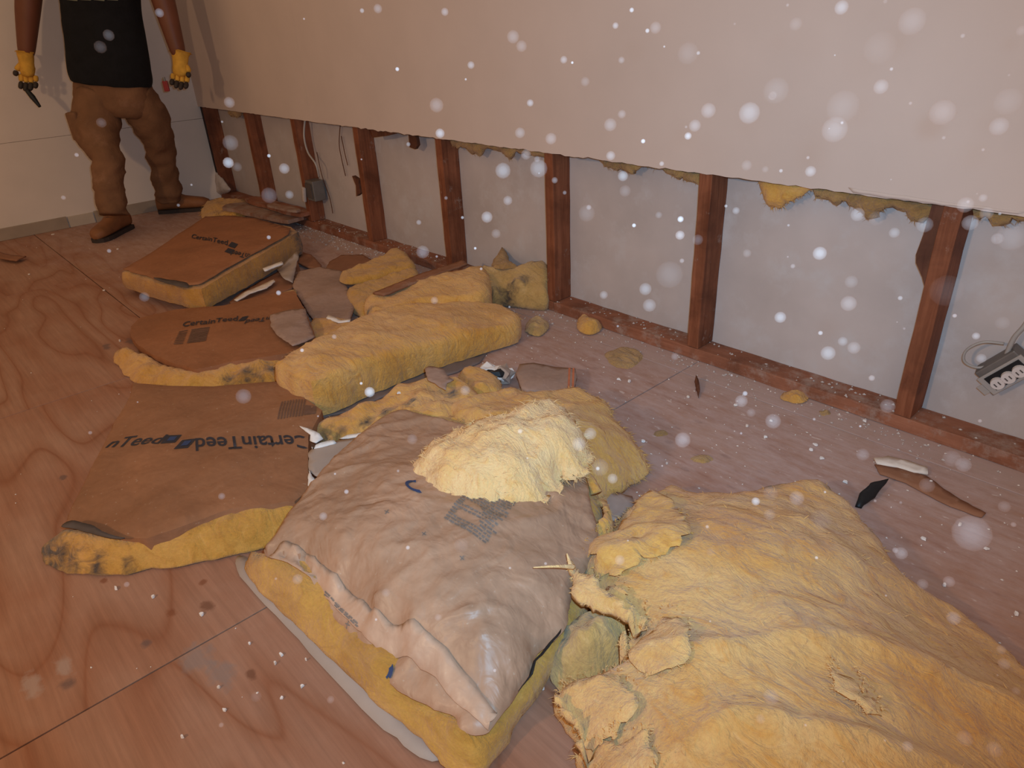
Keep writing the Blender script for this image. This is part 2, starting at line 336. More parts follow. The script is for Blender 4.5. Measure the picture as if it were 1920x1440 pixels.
# ------------------------------------------------------------------ surface-patch builder
def poly_inside(P, x, y):
    c = False; n = len(P); j = n - 1
    for i in range(n):
        if (P[i][1] > y) != (P[j][1] > y) and x < (P[j][0] - P[i][0]) * (y - P[i][1]) / (P[j][1] - P[i][1]) + P[i][0]: c = not c
        j = i
    return c
def fbm(v, o=4, h=.9): return noise.fractal(v, h, 2.1, o, noise_basis='PERLIN_ORIGINAL')
def ridge(v): return 1 - abs(noise.noise(v)) * 2
def patch(name, outline, mat, parent=None, inner=(), grid=.02, base=0.001, amp=.006, ns=10., rag=.004, rs=30., bulge=.006,
          rnd=.012, rw=.02, thick=None, mode='floor', y0=0.0, seed=0, smooth_out=True, grime=(), fold=0.0, fs=6., sharp=None, rings=3, wave=0.0, fdir=None):
    """Closed solid whose top runs through measured points; sides go down to base, or to -thick for a sheet."""
    if mode == 'floor': conv = lambda q: un(q[0], q[1], q[2])
    else:
        def conv(q): p = uy(q[0], q[1], y0 - q[2]); return Vector((p.x, p.z, q[2]))
    O = [conv(q) for q in outline]
    ctrl = O + [conv(q) for q in inner]
    if smooth_out: O = catmull(O, 6, True)
    D = []
    for a, b in zip(O, O[1:] + O[:1]):
        L = (Vector((b.x, b.y)) - Vector((a.x, a.y))).length; k = max(1, int(L / (grid * .8)))
        for i in range(k): D.append(a.lerp(b, i / k))
    # drop near duplicates
    B = []
    for p in D:
        if not B or (Vector((p.x, p.y)) - Vector((B[-1].x, B[-1].y))).length > grid * .35: B.append(p)
    sv = Vector((seed * 3.7, seed * 1.3, seed * .7))
    B = [Vector((p.x + rag * fbm(Vector((p.x, p.y, 0)) * rs + sv), p.y + rag * fbm(Vector((p.y, p.x, 5)) * rs + sv), p.z)) for p in B]
    P2 = [(p.x, p.y) for p in B]; nb = len(P2)
    Bn = np.array(P2); Cn = np.array([(c.x, c.y) for c in ctrl]); Cz = np.array([c.z for c in ctrl])
    A1 = Bn; A2 = np.roll(Bn, -1, 0)
    def edged(x, y):
        d = A2 - A1; q = np.array([x, y]) - A1
        t = np.clip((q * d).sum(1) / np.maximum((d * d).sum(1), 1e-12), 0, 1)
        return float(np.sqrt(((q - d * t[:, None]) ** 2).sum(1)).min())
    xs0, ys0 = Bn.min(0); xs1, ys1 = Bn.max(0)
    rnd_ = random.Random(seed + 11); pts = list(P2); dist = [0.0] * nb
    y = ys0 + grid * .5; r_ = 0
    while y < ys1:
        x = xs0 + grid * (.5 if r_ % 2 else 0)
        while x < xs1:
            px, py = x + rnd_.uniform(-.2, .2) * grid, y + rnd_.uniform(-.2, .2) * grid
            if poly_inside(P2, px, py):
                d = edged(px, py)
                if d > grid * .45: pts.append((px, py)); dist.append(d)
            x += grid
        y += grid * .866; r_ += 1
    res = geometry.delaunay_2d_cdt([Vector(p) for p in pts], [], [list(range(nb))], 1, 1e-6)
    V2, _, Fc, OV = res[0], res[1], res[2], res[3]
    n = len(V2); Z = np.zeros(n); dd = np.zeros(n)
    for i, v in enumerate(V2):
        o = OV[i][0] if OV[i] else 0
        dd[i] = dist[o] if o < len(dist) else 0
    bz = np.array([p.z for p in B])
    K_ = Cn.shape[0]; Pm = np.hstack([np.ones((K_, 1)), Cn - Cn.mean(0)])
    Dm = np.sqrt(((Cn[:, None] - Cn[None]) ** 2).sum(2)) - np.eye(K_) * .004
    sol = np.linalg.lstsq(np.block([[Dm, Pm], [Pm.T, np.zeros((3, 3))]]), np.concatenate([Cz, np.zeros(3)]), rcond=None)[0]
    for i, v in enumerate(V2):
        rr_ = np.sqrt(((Cn - [v.x, v.y]) ** 2).sum(1)); q_ = np.array([v.x, v.y]) - Cn.mean(0)
        z = float(rr_ @ sol[:K_] + sol[K_] + q_ @ sol[K_ + 1:])
        z = min(max(z, Cz.min() - .02), Cz.max() + .03)
        if dd[i] == 0 and OV[i] and OV[i][0] < nb: z = bz[OV[i][0]]
        e = min(dd[i] / rw, 1.0); q = Vector((v.x, v.y, 0)) * ns + sv
        z -= rnd * (1 - math.sqrt(max(0, 1 - (1 - e) ** 2)))
        z += amp * fbm(q, 5) * (.35 + .65 * e)
        if fold:
            if fdir: c_, s_ = math.cos(fdir), math.sin(fdir); qq = Vector(((v.x * c_ + v.y * s_) * .35, (-v.x * s_ + v.y * c_), 0)) * fs + sv
            else: qq = Vector((v.x, v.y, 0)) * fs + sv
            qq = qq + .5 * noise.noise_vector(qq * .7)
            z += fold * (max(0, ridge(qq)) ** 3 - .25) * e
        if fold > .004: z += .0035 * fbm(Vector((v.x, v.y, 2)) * 38 + sv, 3) * e
        if wave: z += wave * noise.noise(Vector((v.x, v.y, 3)) * 3 + sv)
        Z[i] = z
    # boundary order
    loops = {}
    cnt = {}
    for f_ in Fc:
        for a, b in zip(f_, f_[1:] + f_[:1]):
            cnt[(a, b)] = 1
    nxt = {a: b for (a, b) in cnt if (b, a) not in cnt}
    verts = []; faces = []
    def add(x, y, h): verts.append((x, y, h) if mode == 'floor' else (x, y0 - h, y)); return len(verts) - 1
    for i, v in enumerate(V2): add(v.x, v.y, Z[i])
    up_ = (mode == 'floor')
    for f_ in Fc: faces.append(tuple(f_) if up_ else tuple(f_))
    nr = 1 if thick is not None else rings
    nrm = {}
    prv = {b: a for a, b in nxt.items()}
    for a in nxt:
        t = Vector((V2[nxt[a]].x - V2[prv[a]].x, V2[nxt[a]].y - V2[prv[a]].y)) if a in prv else Vector((1, 0))
        t = t.normalized() if t.length > 0 else Vector((1, 0)); nrm[a] = Vector((t.y, -t.x))
    low = {a: a for a in nxt}
    for k in range(1, nr + 1):
        t = k / nr; new = {}
        for a in nxt:
            zt = Z[a]; zb = (zt - thick) if thick is not None else min(base, zt - .001)
            off = 0 if thick is not None else bulge * math.sin(PI * min(t * .9, 1)) * (1 + .7 * noise.noise(Vector((V2[a].x, V2[a].y, t)) * 25 + sv))
            new[a] = add(V2[a].x + nrm[a].x * off, V2[a].y + nrm[a].y * off, zt + (zb - zt) * t)
        for a, b in nxt.items():
            if a in new and b in new: faces.append((low[a], new[a], new[b], low[b]))
        low = new
    m_ = {}
    for i, v in enumerate(V2):
        if i in low: m_[i] = low[i]
        else:
            zb = Z[i] - thick if thick is not None else base
            m_[i] = add(v.x, v.y, min(zb, Z[i] - .0005))
    for f_ in Fc: faces.append(tuple(m_[i] for i in reversed(f_)))
    me = bpy.data.meshes.new(name); me.from_pydata(verts, [], faces)
    bm = bmesh.new(); bm.from_mesh(me); bmesh.ops.recalc_face_normals(bm, faces=bm.faces); bm.to_mesh(me); bm.free()
    me.shade_smooth()
    if sharp: me.set_sharp_from_angle(angle=math.radians(sharp))
    if grime:
        G = [(conv(q[:3]), q[3]) for q in grime]
        at = me.attributes.new('grime', 'FLOAT', 'POINT')
        for i, v in enumerate(me.vertices):
            x, y = (v.co.x, v.co.y) if mode == 'floor' else (v.co.x, v.co.z)
            at.data[i].value = max(max(0, 1 - math.hypot(x - g.x, y - g.y) / r) for g, r in G)
    o = link(name, me, mat, parent)
    o_b = [(V2[a].x, V2[a].y, Z[a], nrm[a]) for a in nxt]
    BND[o.name] = (o_b, mode, y0)
    return o
BND = {}
def fringe(o, mat, n=400, ln=.025, wd=.0012, parent=None, lift=.4, seed=3, name='loose_fibres', top=0):
    """fine loose fibres standing out of the torn edge of a piece of wool (one uncountable part)"""
    r = random.Random(seed); b, mode, y0 = BND[o.name]; verts = []; faces = []
    me0 = o.data; polys = me0.polygons
    src = []
    for _ in range(n):
        x, y, z, nn = r.choice(b); src.append((Vector((x, y, z - r.uniform(0, .012))), Vector((nn.x, nn.y, r.uniform(-.3, lift)))))
    for _ in range(top):
        p = polys[r.randrange(len(polys))]
        if mode == 'floor' and p.normal.z > .2:
            src.append((Vector(p.center), Vector((r.uniform(-1, 1), r.uniform(-1, 1), r.uniform(.1, .5)))))
    for p, d in src:
        d = (d + Vector((r.uniform(-.8, .8), r.uniform(-.8, .8), 0))).normalized(); L = ln * r.uniform(.3, 1)
        s = d.orthogonal().normalized() * wd
        s = Matrix.Rotation(r.uniform(0, 6.28), 3, d) @ s
        q = p + d * L * .5 + Vector((0, 0, -L * .04)); e = p + d * L + Vector((r.uniform(-.3, .3), r.uniform(-.3, .3), -.25)) * L
        k = len(verts)
        for c in (p - s, p + s, q + s * .7, q - s * .7, e):
            verts.append((c.x, c.y, c.z) if mode == 'floor' else (c.x, y0 - c.z, c.y))
        faces += [(k, k + 1, k + 2, k + 3), (k + 3, k + 2, k + 4)]
    me = bpy.data.meshes.new(name); me.from_pydata(verts, [], faces)
    f_ = link(name, me, mat, parent if parent else o); f_['kind'] = 'stuff'
    return f_
def drape(name, quads_or_bm, surf, mat, parent, px0, pxx, pxy, z, lift=.0012, sub=.02):
    """printed marks: flat shapes laid on a surface. px0 origin, pxx / pxy the px positions of unit x and unit y"""
    o0, ox, oy = un(*px0, z), un(*pxx, z), un(*pxy, z)
    ex, ey = ox - o0, oy - o0
    bm = quads_or_bm
    for v in bm.verts:
        v.co = o0 + ex * v.co.x + ey * v.co.y
    for _ in range(3):
        es = [e for e in bm.edges if e.calc_length() > sub]
        if not es: break
        bmesh.ops.subdivide_edges(bm, edges=es, cuts=1)
    bmesh.ops.triangulate(bm, faces=bm.faces[:])
    tr = bvhtree.BVHTree.FromPolygons([v.co.copy() for v in surf.data.vertices], [tuple(p.vertices) for p in surf.data.polygons])
    dead = []
    for v in bm.verts:
        hit = tr.ray_cast(Vector((v.co.x, v.co.y, 2)), Vector((0, 0, -1)))
        if hit[0] is not None: v.co.z = hit[0].z + lift
        else: dead.append(v)
    bmesh.ops.delete(bm, geom=dead, context='VERTS')
    return from_bm(name, bm, mat, parent)
def text_bm(s, wscale=1.0, bold=.012):
    cu = bpy.data.curves.new('lettering', 'FONT'); cu.body = s; cu.size = 1; cu.offset = bold; cu.resolution_u = 3
    o = bpy.data.objects.new('lettering', cu); COL.objects.link(o)
    dg = bpy.context.evaluated_depsgraph_get(); dg.update()
    me = bpy.data.meshes.new_from_object(o.evaluated_get(dg)); bpy.data.objects.remove(o); bpy.data.curves.remove(cu)
    bm = bmesh.new(); bm.from_mesh(me); bpy.data.meshes.remove(me)
    x1 = max(v.co.x for v in bm.verts); x0 = min(v.co.x for v in bm.verts)
    for v in bm.verts: v.co.x = (v.co.x - x0) / (x1 - x0); v.co.y /= .72; v.co.z = 0
    return bm
def lay(o, surf, lift, ruf=0.0):
    """settle a thin sheet on the surface below it"""
    tr = bvhtree.BVHTree.FromPolygons([v.co.copy() for v in surf.data.vertices], [tuple(p.vertices) for p in surf.data.polygons])
    n = len(o.data.vertices) // 2
    for i, v in enumerate(o.data.vertices):
        h = tr.ray_cast(Vector((v.co.x, v.co.y, 2)), Vector((0, 0, -1)))
        if h[0] is not None:
            v.co.z = h[0].z + lift + ruf * (noise.noise(Vector((v.co.x, v.co.y, 0)) * 22) + .3) - (0 if i < n else .0015)
    b, m_, y_ = BND[o.name]
def quads(L):
    bm = bmesh.new()
    for q in L: bm.faces.new([bm.verts.new((x, y, 0)) for x, y in q])
    return bm
def rect(x0, y0, x1, y1): return [(x0, y0), (x1, y0), (x1, y1), (x0, y1)]
def arc_bm(r0, r1, a0, a1, n=14):
    L = []
    for i in range(n):
        a = math.radians(a0 + (a1 - a0) * i / n); b = math.radians(a0 + (a1 - a0) * (i + 1) / n)
        L.append([(r0 * math.cos(a), r0 * math.sin(a)), (r1 * math.cos(a), r1 * math.sin(a)), (r1 * math.cos(b), r1 * math.sin(b)), (r0 * math.cos(b), r0 * math.sin(b))])
    bm = quads(L); bmesh.ops.remove_doubles(bm, verts=bm.verts, dist=1e-5); return bm
def Z_(pts, z): return [(a, b, z) for a, b in pts]

# ================================================================== THE SETTING
def struct(o): o['kind'] = 'structure'; return o
flo = struct(empty('floor'))
xs_ = [-.8, 1.66, 2.965, 4.27, 5.6, 7.2]; ys_ = [-3.6, -2.36, -1.12, -.095, .12]
for i in range(5):
    for j in range(4):
        g = .0018 if j < 3 else .0012
        x0, x1, y0_, y1_ = max(xs_[i], .36), xs_[i + 1], ys_[j], ys_[j + 1]
        box('plywood_sheet', (x0 + g, y0_ + g, -.019), (x1 - g, y1_ - g, 0 + random.uniform(-.0008, 0)), M['ply'], flo, .0012)
box('subfloor', (.36, -3.6, -.06), (7.2, .12, -.021), M['line'], flo)

wr = struct(empty('wall_right'))
wr_top = 2.44; cut = .577
# upper drywall with a knife-cut, slightly ragged lower edge, in two sheets with a taped joint
def drywall(x0, x1, name, torn):
    bm = bmesh.new(); n = int((x1 - x0) / .02); r = random.Random(int(x0 * 10))
    fr = []; bk = []
    for i in range(n + 1):
        x = x0 + (x1 - x0) * i / n
        z = cut + .0025 * noise.noise(Vector((x * 9, 0, 0))) + torn * .006 * noise.noise(Vector((x * 30, 5, 0)))
        fr.append((bm.verts.new((x, -.0125, z)), bm.verts.new((x, -.0125, wr_top))))
        bk.append((bm.verts.new((x, 0, z - .002)), bm.verts.new((x, 0, wr_top))))
    for i in range(n):
        bm.faces.new((fr[i][0], fr[i + 1][0], fr[i + 1][1], fr[i][1])); bm.faces.new((bk[i + 1][0], bk[i][0], bk[i][1], bk[i + 1][1]))
        bm.faces.new((bk[i][0], bk[i + 1][0], fr[i + 1][0], fr[i][0])); bm.faces.new((fr[i][1], fr[i + 1][1], bk[i + 1][1], bk[i][1]))
    for k in (0, n): bm.faces.new((fr[k][0], fr[k][1], bk[k][1], bk[k][0]))
    return from_bm(name, bm, M['drywall'], wr)
drywall(XB, 1.985, 'drywall_sheet', .4); drywall(1.9855, 7.2, 'drywall_sheet', 1)
# torn face paper left along the cut
patch('torn_face_paper', [(1590, 352, .014), (1700, 368, .014), (1800, 382, .014), (1925, 398, .014), (1925, 403, .014), (1800, 388, .014), (1690, 375, .014), (1600, 362, .014)], M['drywall'], wr, grid=.02, thick=.001, mode='wall', rnd=0, amp=.001, rag=.002, smooth_out=False)
# sheathing boards seen between the studs, one per bay
sl = [.529, 1.151, 1.732, 2.351, 2.982, 3.601, 4.222, 4.853, 5.48, 6.09, 6.7]
edges_ = [XB - .02, 1.17, 2.371, 3.621, 4.871, 7.2]
for i in range(5):
    box('sheathing_board', (edges_[i] + .001, .085, .0), (edges_[i + 1] - .001, .10, 1.2), M['sheath'], wr, .0005)
    box('sheathing_board', (edges_[i] + .001, .085, 1.202), (edges_[i + 1] - .001, .10, wr_top), M['sheath'], wr, .0005)
for i, x in enumerate(sl):
    rbox('stud', (x, .0005, .0395), (x + .040, .0845, wr_top), M['stud'], wr, 40, 2, .002, i * 3.1)
rbox('bottom_plate', (XB, 0, 0), (3.63, .0845, .038), M['plate'], wr, 80, 0, .0022, 4)
rbox('bottom_plate', (3.632, .0, 0), (7.2, .0845, .038), M['plate'], wr, 80, 0, .0022, 9)
box('top_plate', (XB, .0005, wr_top + .001), (7.2, .0845, wr_top + .04), M['plate'], wr)
# short scab block nailed beside the nearest stud
bm = bmesh.new(); pts = [(4.822, .577), (4.852, .577), (4.852, .32), (4.846, .36), (4.818, .44), (4.812, .47), (4.822, .50)]
pts = [(4.825, .60), (4.852, .60), (4.852, .37), (4.838, .40), (4.818, .43), (4.814, .45), (4.82, .50)]
a = [bm.verts.new((x, .02, z)) for x, z in pts]; b = [bm.verts.new((x, .084, z)) for x, z in pts]
bm.faces.new(a); bm.faces.new(b[::-1])
for i in range(len(a)): bm.faces.new((a[i], b[i], b[(i + 1) % len(a)], a[(i + 1) % len(a)]))
bmesh.ops.recalc_face_normals(bm, faces=bm.faces); from_bm('scab_block', bm, M['dark_wood'], wr)
# splintered wood under the cut edge by the fourth stud
def prism(name, px, y, dpt, mat, parent):
    bm = bmesh.new(); a = [bm.verts.new(uy(u, v, y)) for u, v in px]; b = [bm.verts.new(v.co + Vector((0, dpt, 0))) for v in a]
    bm.faces.new(a); bm.faces.new(b[::-1])
    for i in range(len(a)): bm.faces.new((a[i], b[i], b[(i + 1) % len(a)], a[(i + 1) % len(a)]))
    bmesh.ops.recalc_face_normals(bm, faces=bm.faces); return from_bm(name, bm, mat, parent)
prism('wood_splinter', [(690, 236), (745, 245), (742, 250), (722, 255), (700, 258)], .001, .02, M['dark_wood'], wr)
prism('wood_splinter', [(766, 252), (780, 256), (783, 272), (778, 280), (768, 276)], .02, .015, M['dark_wood'], wr)
prism('wood_splinter', [(660, 330), (672, 338), (672, 345), (676, 362), (668, 368), (667, 348)], .0, .02, M['dark_wood'], wr)
# crumbling plaster at the inner corner
patch('corner_plaster', [(384, 345, .03), (392, 322, .02), (404, 330, .03), (418, 348, .03), (424, 358, .03), (408, 364, .03), (388, 360, .03)], M['gyp'], wr, grid=.012, mode='wall', y0=.01, base=0, amp=.01, rag=.008)

wb = struct(empty('wall_back'))
box('wall_board', (XB - .013, -3.6, .505), (XB, .0, wr_top), M['backwall'], wb, .0008)
box('wall_board', (XB - .013, -3.6, .0), (XB, .0, .5035), M['backwall'], wb, .0008)
box('wall_backing', (XB - .05, -3.6, .0), (XB - .014, .10, wr_top), M['line'], wb)
bb = struct(empty('baseboard_back'))
cutp = [-3.6, -1.62, -.93, -.785, -.30, -.008]
for i in range(5):
    y0_, y1_ = cutp[i], cutp[i + 1]
    if i == 4: continue
    box('baseboard_piece', (XB + .001, y0_ + .003, .0), (XB + .012 + .003 * (i % 2), y1_ - .003, .062 + .004 * (i % 2)), M['base_l'] if i == 2 else M['base'], bb, .002)

# ================================================================== LEFT-OVER INSULATION UNDER THE CUT EDGE
def tuft(px, label, mat, seed, g='wool remnants hanging from the cut edge'):
    o = patch('insulation_remnant', [(u, v, .03 if k % 2 else .018) for k, (u, v) in enumerate(px)], mat, None, grid=.013, mode='wall', y0=.045, base=0.0, amp=.014, ns=28, rag=.009, rs=60, bulge=.002, rnd=.01, seed=seed, smooth_out=False)
    tag(o, label, 'insulation', g); fringe(o, mat, 140, .016, .0008, seed=seed)
    return o
tuft([(424, 200), (448, 204), (447, 215), (440, 220), (430, 217)], 'small wool remnant under the drywall edge in the bay nearest the back corner', M['wool_w'], 1)
tuft([(838, 258), (1018, 283), (1018, 296), (985, 291), (962, 283), (950, 297), (940, 288), (918, 281), (905, 279), (895, 291), (880, 288), (862, 276), (843, 276)], 'olive wool remnant hanging over the bay where the dirty-ended batt leans', M['wool_w'], 2)
tuft([(1120, 298), (1225, 312), (1308, 323), (1308, 345), (1275, 338), (1245, 326), (1232, 313), (1212, 308), (1196, 314), (1180, 327), (1160, 320), (1136, 317), (1127, 305)], 'brown wool remnant in the bay left of the second stud from the right', M['wool_w'], 3)
tuft([(1421, 334), (1515, 349), (1505, 362), (1475, 380), (1445, 393), (1432, 380), (1424, 358)], 'large pointed yellow wool remnant, leftmost in the wide bay by the nearest stud', M['wool'], 4)
tuft([(1508, 348), (1640, 367), (1758, 385), (1752, 410), (1728, 420), (1700, 408), (1672, 387), (1654, 391), (1640, 408), (1622, 415), (1606, 396), (1585, 380), (1556, 382), (1528, 372)], 'long ragged wool remnant left of the nearest stud', M['wool_w'], 5)
tuft([(1818, 394), (1925, 408), (1990, 416), (1990, 432), (1925, 418), (1895, 414), (1876, 428), (1858, 420), (1845, 410), (1820, 410)], 'brown wool remnant right of the nearest stud', M['wool_w'], 6)

# ================================================================== BATTS
def side(o, name='wool_core'): return o
def boxes_logo(dy=0.0): return None

# ---- A : far kraft batt
A = thing('insulation_batt', 'farthest brown kraft-faced insulation batt, tilted, lying near the boots', 'insulation', un(390, 520))
coreA = [(229, 510), (290, 529), (345, 541), (377, 540), (428, 510), (500, 470), (558, 433), (545, 424), (480, 411), (440, 406), (385, 408), (335, 440), (280, 478)]
zA = [.10, .105, .11, .115, .125, .13, .14, .13, .12, .11, .10, .10, .10]
patch('wool_core', [(u, v, z) for (u, v), z in zip(coreA, zA)], M['wool_a'], A, inner=[(400, 465, .125)], base=.03, grid=.03, amp=.004, bulge=.01, rnd=.004, rag=.006, sharp=50, seed=11, smooth_out=False, grime=[(555, 450, .1, .1)])
kA = [(231, 504), (290, 523), (345, 535), (372, 533), (378, 531), (424, 503), (495, 465), (540, 440), (545, 428), (480, 409), (440, 404), (385, 406), (335, 438), (280, 476)]
zk = [.108, .112, .12, .122, .124, .134, .14, .146, .146, .13, .12, .108, .106, .106]
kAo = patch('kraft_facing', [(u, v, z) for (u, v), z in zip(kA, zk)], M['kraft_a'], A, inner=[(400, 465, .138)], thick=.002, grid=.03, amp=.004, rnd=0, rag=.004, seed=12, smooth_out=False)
patch('facing_tear', [(288, 520, .116), (318, 524, .118), (350, 530, .122), (352, 539, .12), (335, 537, .12), (300, 527, .116)], M['darkp'], A, thick=.001, grid=.02, amp=.002, rnd=0)
drape('printed_lettering', text_bm('CertainTeed'), kAo, M['ink'], A, (356, 439), (427, 462), (359, 430), .135, .002)
drape('printed_logo', quads([[(0, 0), (.75, 0), (1, 1), (.25, 1)]]), kAo, M['ink'], A, (428, 463), (444, 468), (431, 455), .135, .002)
drape('printed_logo', quads([[(0, 0), (.75, 0), (1, 1), (.25, 1)]]), kAo, M['ink'], A, (421, 473), (438, 478), (424, 465), .135, .002)
drape('printed_lettering', text_bm('CertainTeed'), kAo, M['ink'], A, (500, 486), (436, 470), (497, 496), .135, .002)
# ---- scraps under / right of A
def scrap(name, label, px, z, mat, cat='scrap', thick=.003, seed=0, amp=.004, group=None, inner=(), rag=.003, grid=.015, parent=None, wave=0.0, smooth_out=False):
    o = patch(name, [(q[0], q[1], q[2] if len(q) > 2 else z) for q in px], mat, parent, thick=thick, grid=grid, amp=amp, rnd=0, rag=rag, rs=50, seed=seed, smooth_out=smooth_out, inner=inner, wave=wave)
    if parent is None: tag(o, label, cat, group)
    return o
scrap('board_scrap', 'brown board scrap with a torn white edge poking from under the far tilted batt', [(430, 566), (455, 545), (510, 515), (535, 500), (556, 480), (562, 505), (548, 540), (505, 558), (450, 575)], .02, M['brownb'], seed=21, thick=.012)
scrap('paper_strip', 'long ragged white torn edge on the brown scrap by the far batt', [(438, 562), (458, 548), (485, 536), (512, 524), (516, 528), (500, 540), (470, 550), (445, 564)], .036, M['chip'], 'paper', seed=22)
scrap('paper_strip', 'straight narrow white strip sticking out beneath the far batt', [(492, 503), (528, 490), (531, 494), (496, 507)], .075, M['white'], 'paper', seed=23, thick=.006)
scrap('paper_strip', 'small white sliver on the floor left of the far batt', [(272, 546), (294, 547), (294, 551), (273, 550)], .006, M['white'], 'paper', seed=24)
scrap('paper_scrap', 'blue-grey upright paper corner between far batt and pink board', [(520, 505, .03), (556, 470, .09), (560, 480, .07), (548, 530, .03), (530, 520, .05)], .05, M['greyp'], 'paper', seed=25)
scrap('wool_scrap', 'thin yellow-edged strip right below the far batt', [(500, 556), (552, 542), (556, 546), (505, 562)], .045, M['wool_s'], 'insulation', seed=26, thick=.012)
scrap('board_scrap', 'pinkish torn board lying flat left of the two-layer wool chunk', [(548, 535), (560, 508), (600, 500), (640, 508), (652, 540), (664, 575), (655, 602), (610, 606), (585, 596), (562, 560)], .035, M['flap'], seed=27, thick=.01, inner=[(605, 550, .045)])
scrap('paper_strip', 'curled white sliver on the pinkish torn board', [(615, 590), (640, 600), (658, 598), (656, 603), (635, 605), (612, 596)], .05, M['white'], 'paper', seed=28)
scrap('board_scrap', 'rounded brown cardboard scrap by the opened wall, behind the wool chunk', [(606, 512), (618, 490), (640, 478), (680, 477), (702, 490), (698, 500), (655, 512), (625, 520)], .02, M['brownb'], seed=29, thick=.008)
scrap('board_scrap', 'small brown scrap right of the far batt corner', [(560, 470), (585, 478), (602, 496), (600, 505), (575, 500), (560, 492)], .02, M['brownb'], seed=30, thick=.008)
# ---- B : middle kraft batt
B_ = thing('insulation_batt', 'flat brown kraft-faced batt in the middle, orange wool along its near edge', 'insulation', un(400, 650))
patch('wool_core', [(214, 662, .03), (222, 650, .05), (240, 645, .06), (258, 655, .05), (285, 668, .05), (345, 688, .05), (440, 676, .055), (525, 662, .05), (522, 690, .03), (515, 705, .025), (440, 714, .03), (330, 716, .03), (262, 708, .025), (228, 685, .02)],
      M['wool_o'], B_, grid=.018, amp=.015, ns=20, rag=.01, bulge=.008, seed=31, grime=[(470, 705, .03, .09), (515, 690, .03, .07), (430, 712, .03, .05), (240, 645, .06, .02)])
kB = [(245, 612, .03), (262, 596, .03), (330, 580, .035), (420, 572, .04), (500, 552, .05), (552, 545, .055), (580, 600, .06), (592, 632, .055), (565, 650, .055), (540, 662, .055), (440, 677, .058), (370, 692, .055), (330, 683, .05), (285, 664, .05), (262, 650, .05), (246, 632, .035)]
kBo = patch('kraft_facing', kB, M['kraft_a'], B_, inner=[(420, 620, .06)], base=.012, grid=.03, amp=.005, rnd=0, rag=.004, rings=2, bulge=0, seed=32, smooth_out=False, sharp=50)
drape('printed_lettering', text_bm('CertainTeed'), kBo, M['ink'], B_, (340, 608), (445, 600), (343, 597), .06, .003)
drape('printed_lettering', text_bm('CertainTeed'), kBo, M['ink'], B_, (555, 588), (462, 598), (552, 597), .06, .003)
drape('printed_logo', quads([[(0, 0), (.75, 0), (1, 1), (.25, 1)]]), kBo, M['ink'], B_, (446, 601), (462, 599), (450, 592), .06, .003)
L = []
for i in range(9): L.append(rect(.02, i / 9, .30, i / 9 + .05)); L.append(rect(.42, i / 9, 1, i / 9 + .08))
drape('printed_note', quads(L), kBo, M['ink_f'], B_, (324, 645), (386, 640), (334, 616), .058, .002)
o = scrap('paper_flap', '', [(506, 590, .08), (545, 580, .085), (572, 578, .08), (580, 610, .07), (590, 632, .065), (573, 640, .068), (548, 648, .07), (520, 628, .07), (508, 612, .07)], .07, M['flap'], parent=B_, seed=34, inner=[(545, 610, .085)])
# ---- C : left front kraft batt
C_ = thing('insulation_batt', 'smooth brown kraft-faced batt with upside-down black lettering, left of the big front batt', 'insulation', un(350, 850))
patch('wool_core', [(85, 1040, .02), (84, 1010, .03), (112, 993, .04), (128, 985, .06), (200, 995, .065), (270, 998, .065), (430, 948, .07), (556, 932, .07), (560, 960, .05), (515, 1000, .03), (400, 1028, .03), (280, 1050, .025), (190, 1062, .025), (120, 1055, .02)],
      M['wool_s'], C_, grid=.016, amp=.008, ns=20, rag=.006, bulge=.008, seed=41, grime=[(88, 1020, .03, .11), (100, 1045, .03, .09), (130, 1055, .02, .06), (180, 1062, .02, .05), (118, 990, .05, .06), (240, 1060, .02, .035)], base=.001)
kC = [(249, 716, .05), (320, 722, .055), (400, 723, .055), (515, 714, .06), (560, 738, .06), (604, 768, .06), (592, 790, .06), (578, 815, .06), (577, 880, .06), (590, 910, .06), (552, 938, .072), (430, 953, .075), (275, 1008, .07), (215, 1006, .06), (165, 990, .05), (120, 984, .045), (135, 950, .05), (175, 868, .05), (215, 790, .05), (243, 745, .05)]
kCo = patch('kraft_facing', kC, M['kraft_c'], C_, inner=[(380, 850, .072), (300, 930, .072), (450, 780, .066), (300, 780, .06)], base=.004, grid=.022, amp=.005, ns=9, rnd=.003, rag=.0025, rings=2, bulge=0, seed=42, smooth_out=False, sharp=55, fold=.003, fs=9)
patch('torn_corner', [(116, 986, .062), (135, 976, .066), (165, 982, .072), (200, 998, .078), (234, 1010, .074), (190, 1005, .068), (150, 994, .062)], M['darkp'], C_, thick=.002, grid=.012, amp=.004, rnd=0, rag=.004)
drape('printed_lettering', text_bm('CertainTeed'), kCo, M['ink'], C_, (577, 812), (366, 822), (585, 836), .068, .0015, .03)
drape('printed_logo', quads([[(0, 0), (1, 0), (1, 1), (0, 1)]]), kCo, M['ink'], C_, (325, 841), (352, 840), (341, 823), .068, .0015)
drape('printed_logo', quads([[(0, 0), (1, 0), (1, 1), (0, 1)]]), kCo, M['ink'], C_, (299, 828), (327, 827), (312, 812), .068, .0015)
drape('printed_logo_centre', quads([[(.3, .3), (.8, .3), (.8, .8), (.3, .8)]]), kCo, M['ink_b'], C_, (325, 841), (352, 840), (341, 823), .068, .0022)
drape('printed_logo_centre', quads([[(.3, .3), (.8, .3), (.8, .8), (.3, .8)]]), kCo, M['ink_b'], C_, (299, 828), (327, 827), (312, 812), .068, .0022)
tb = text_bm('nTeed')
for v in tb.verts: v.co.x += .25 * v.co.y * .3
drape('printed_lettering', tb, kCo, M['ink'], C_, (194, 831), (296, 828), (208, 813), .068, .0015, .03)
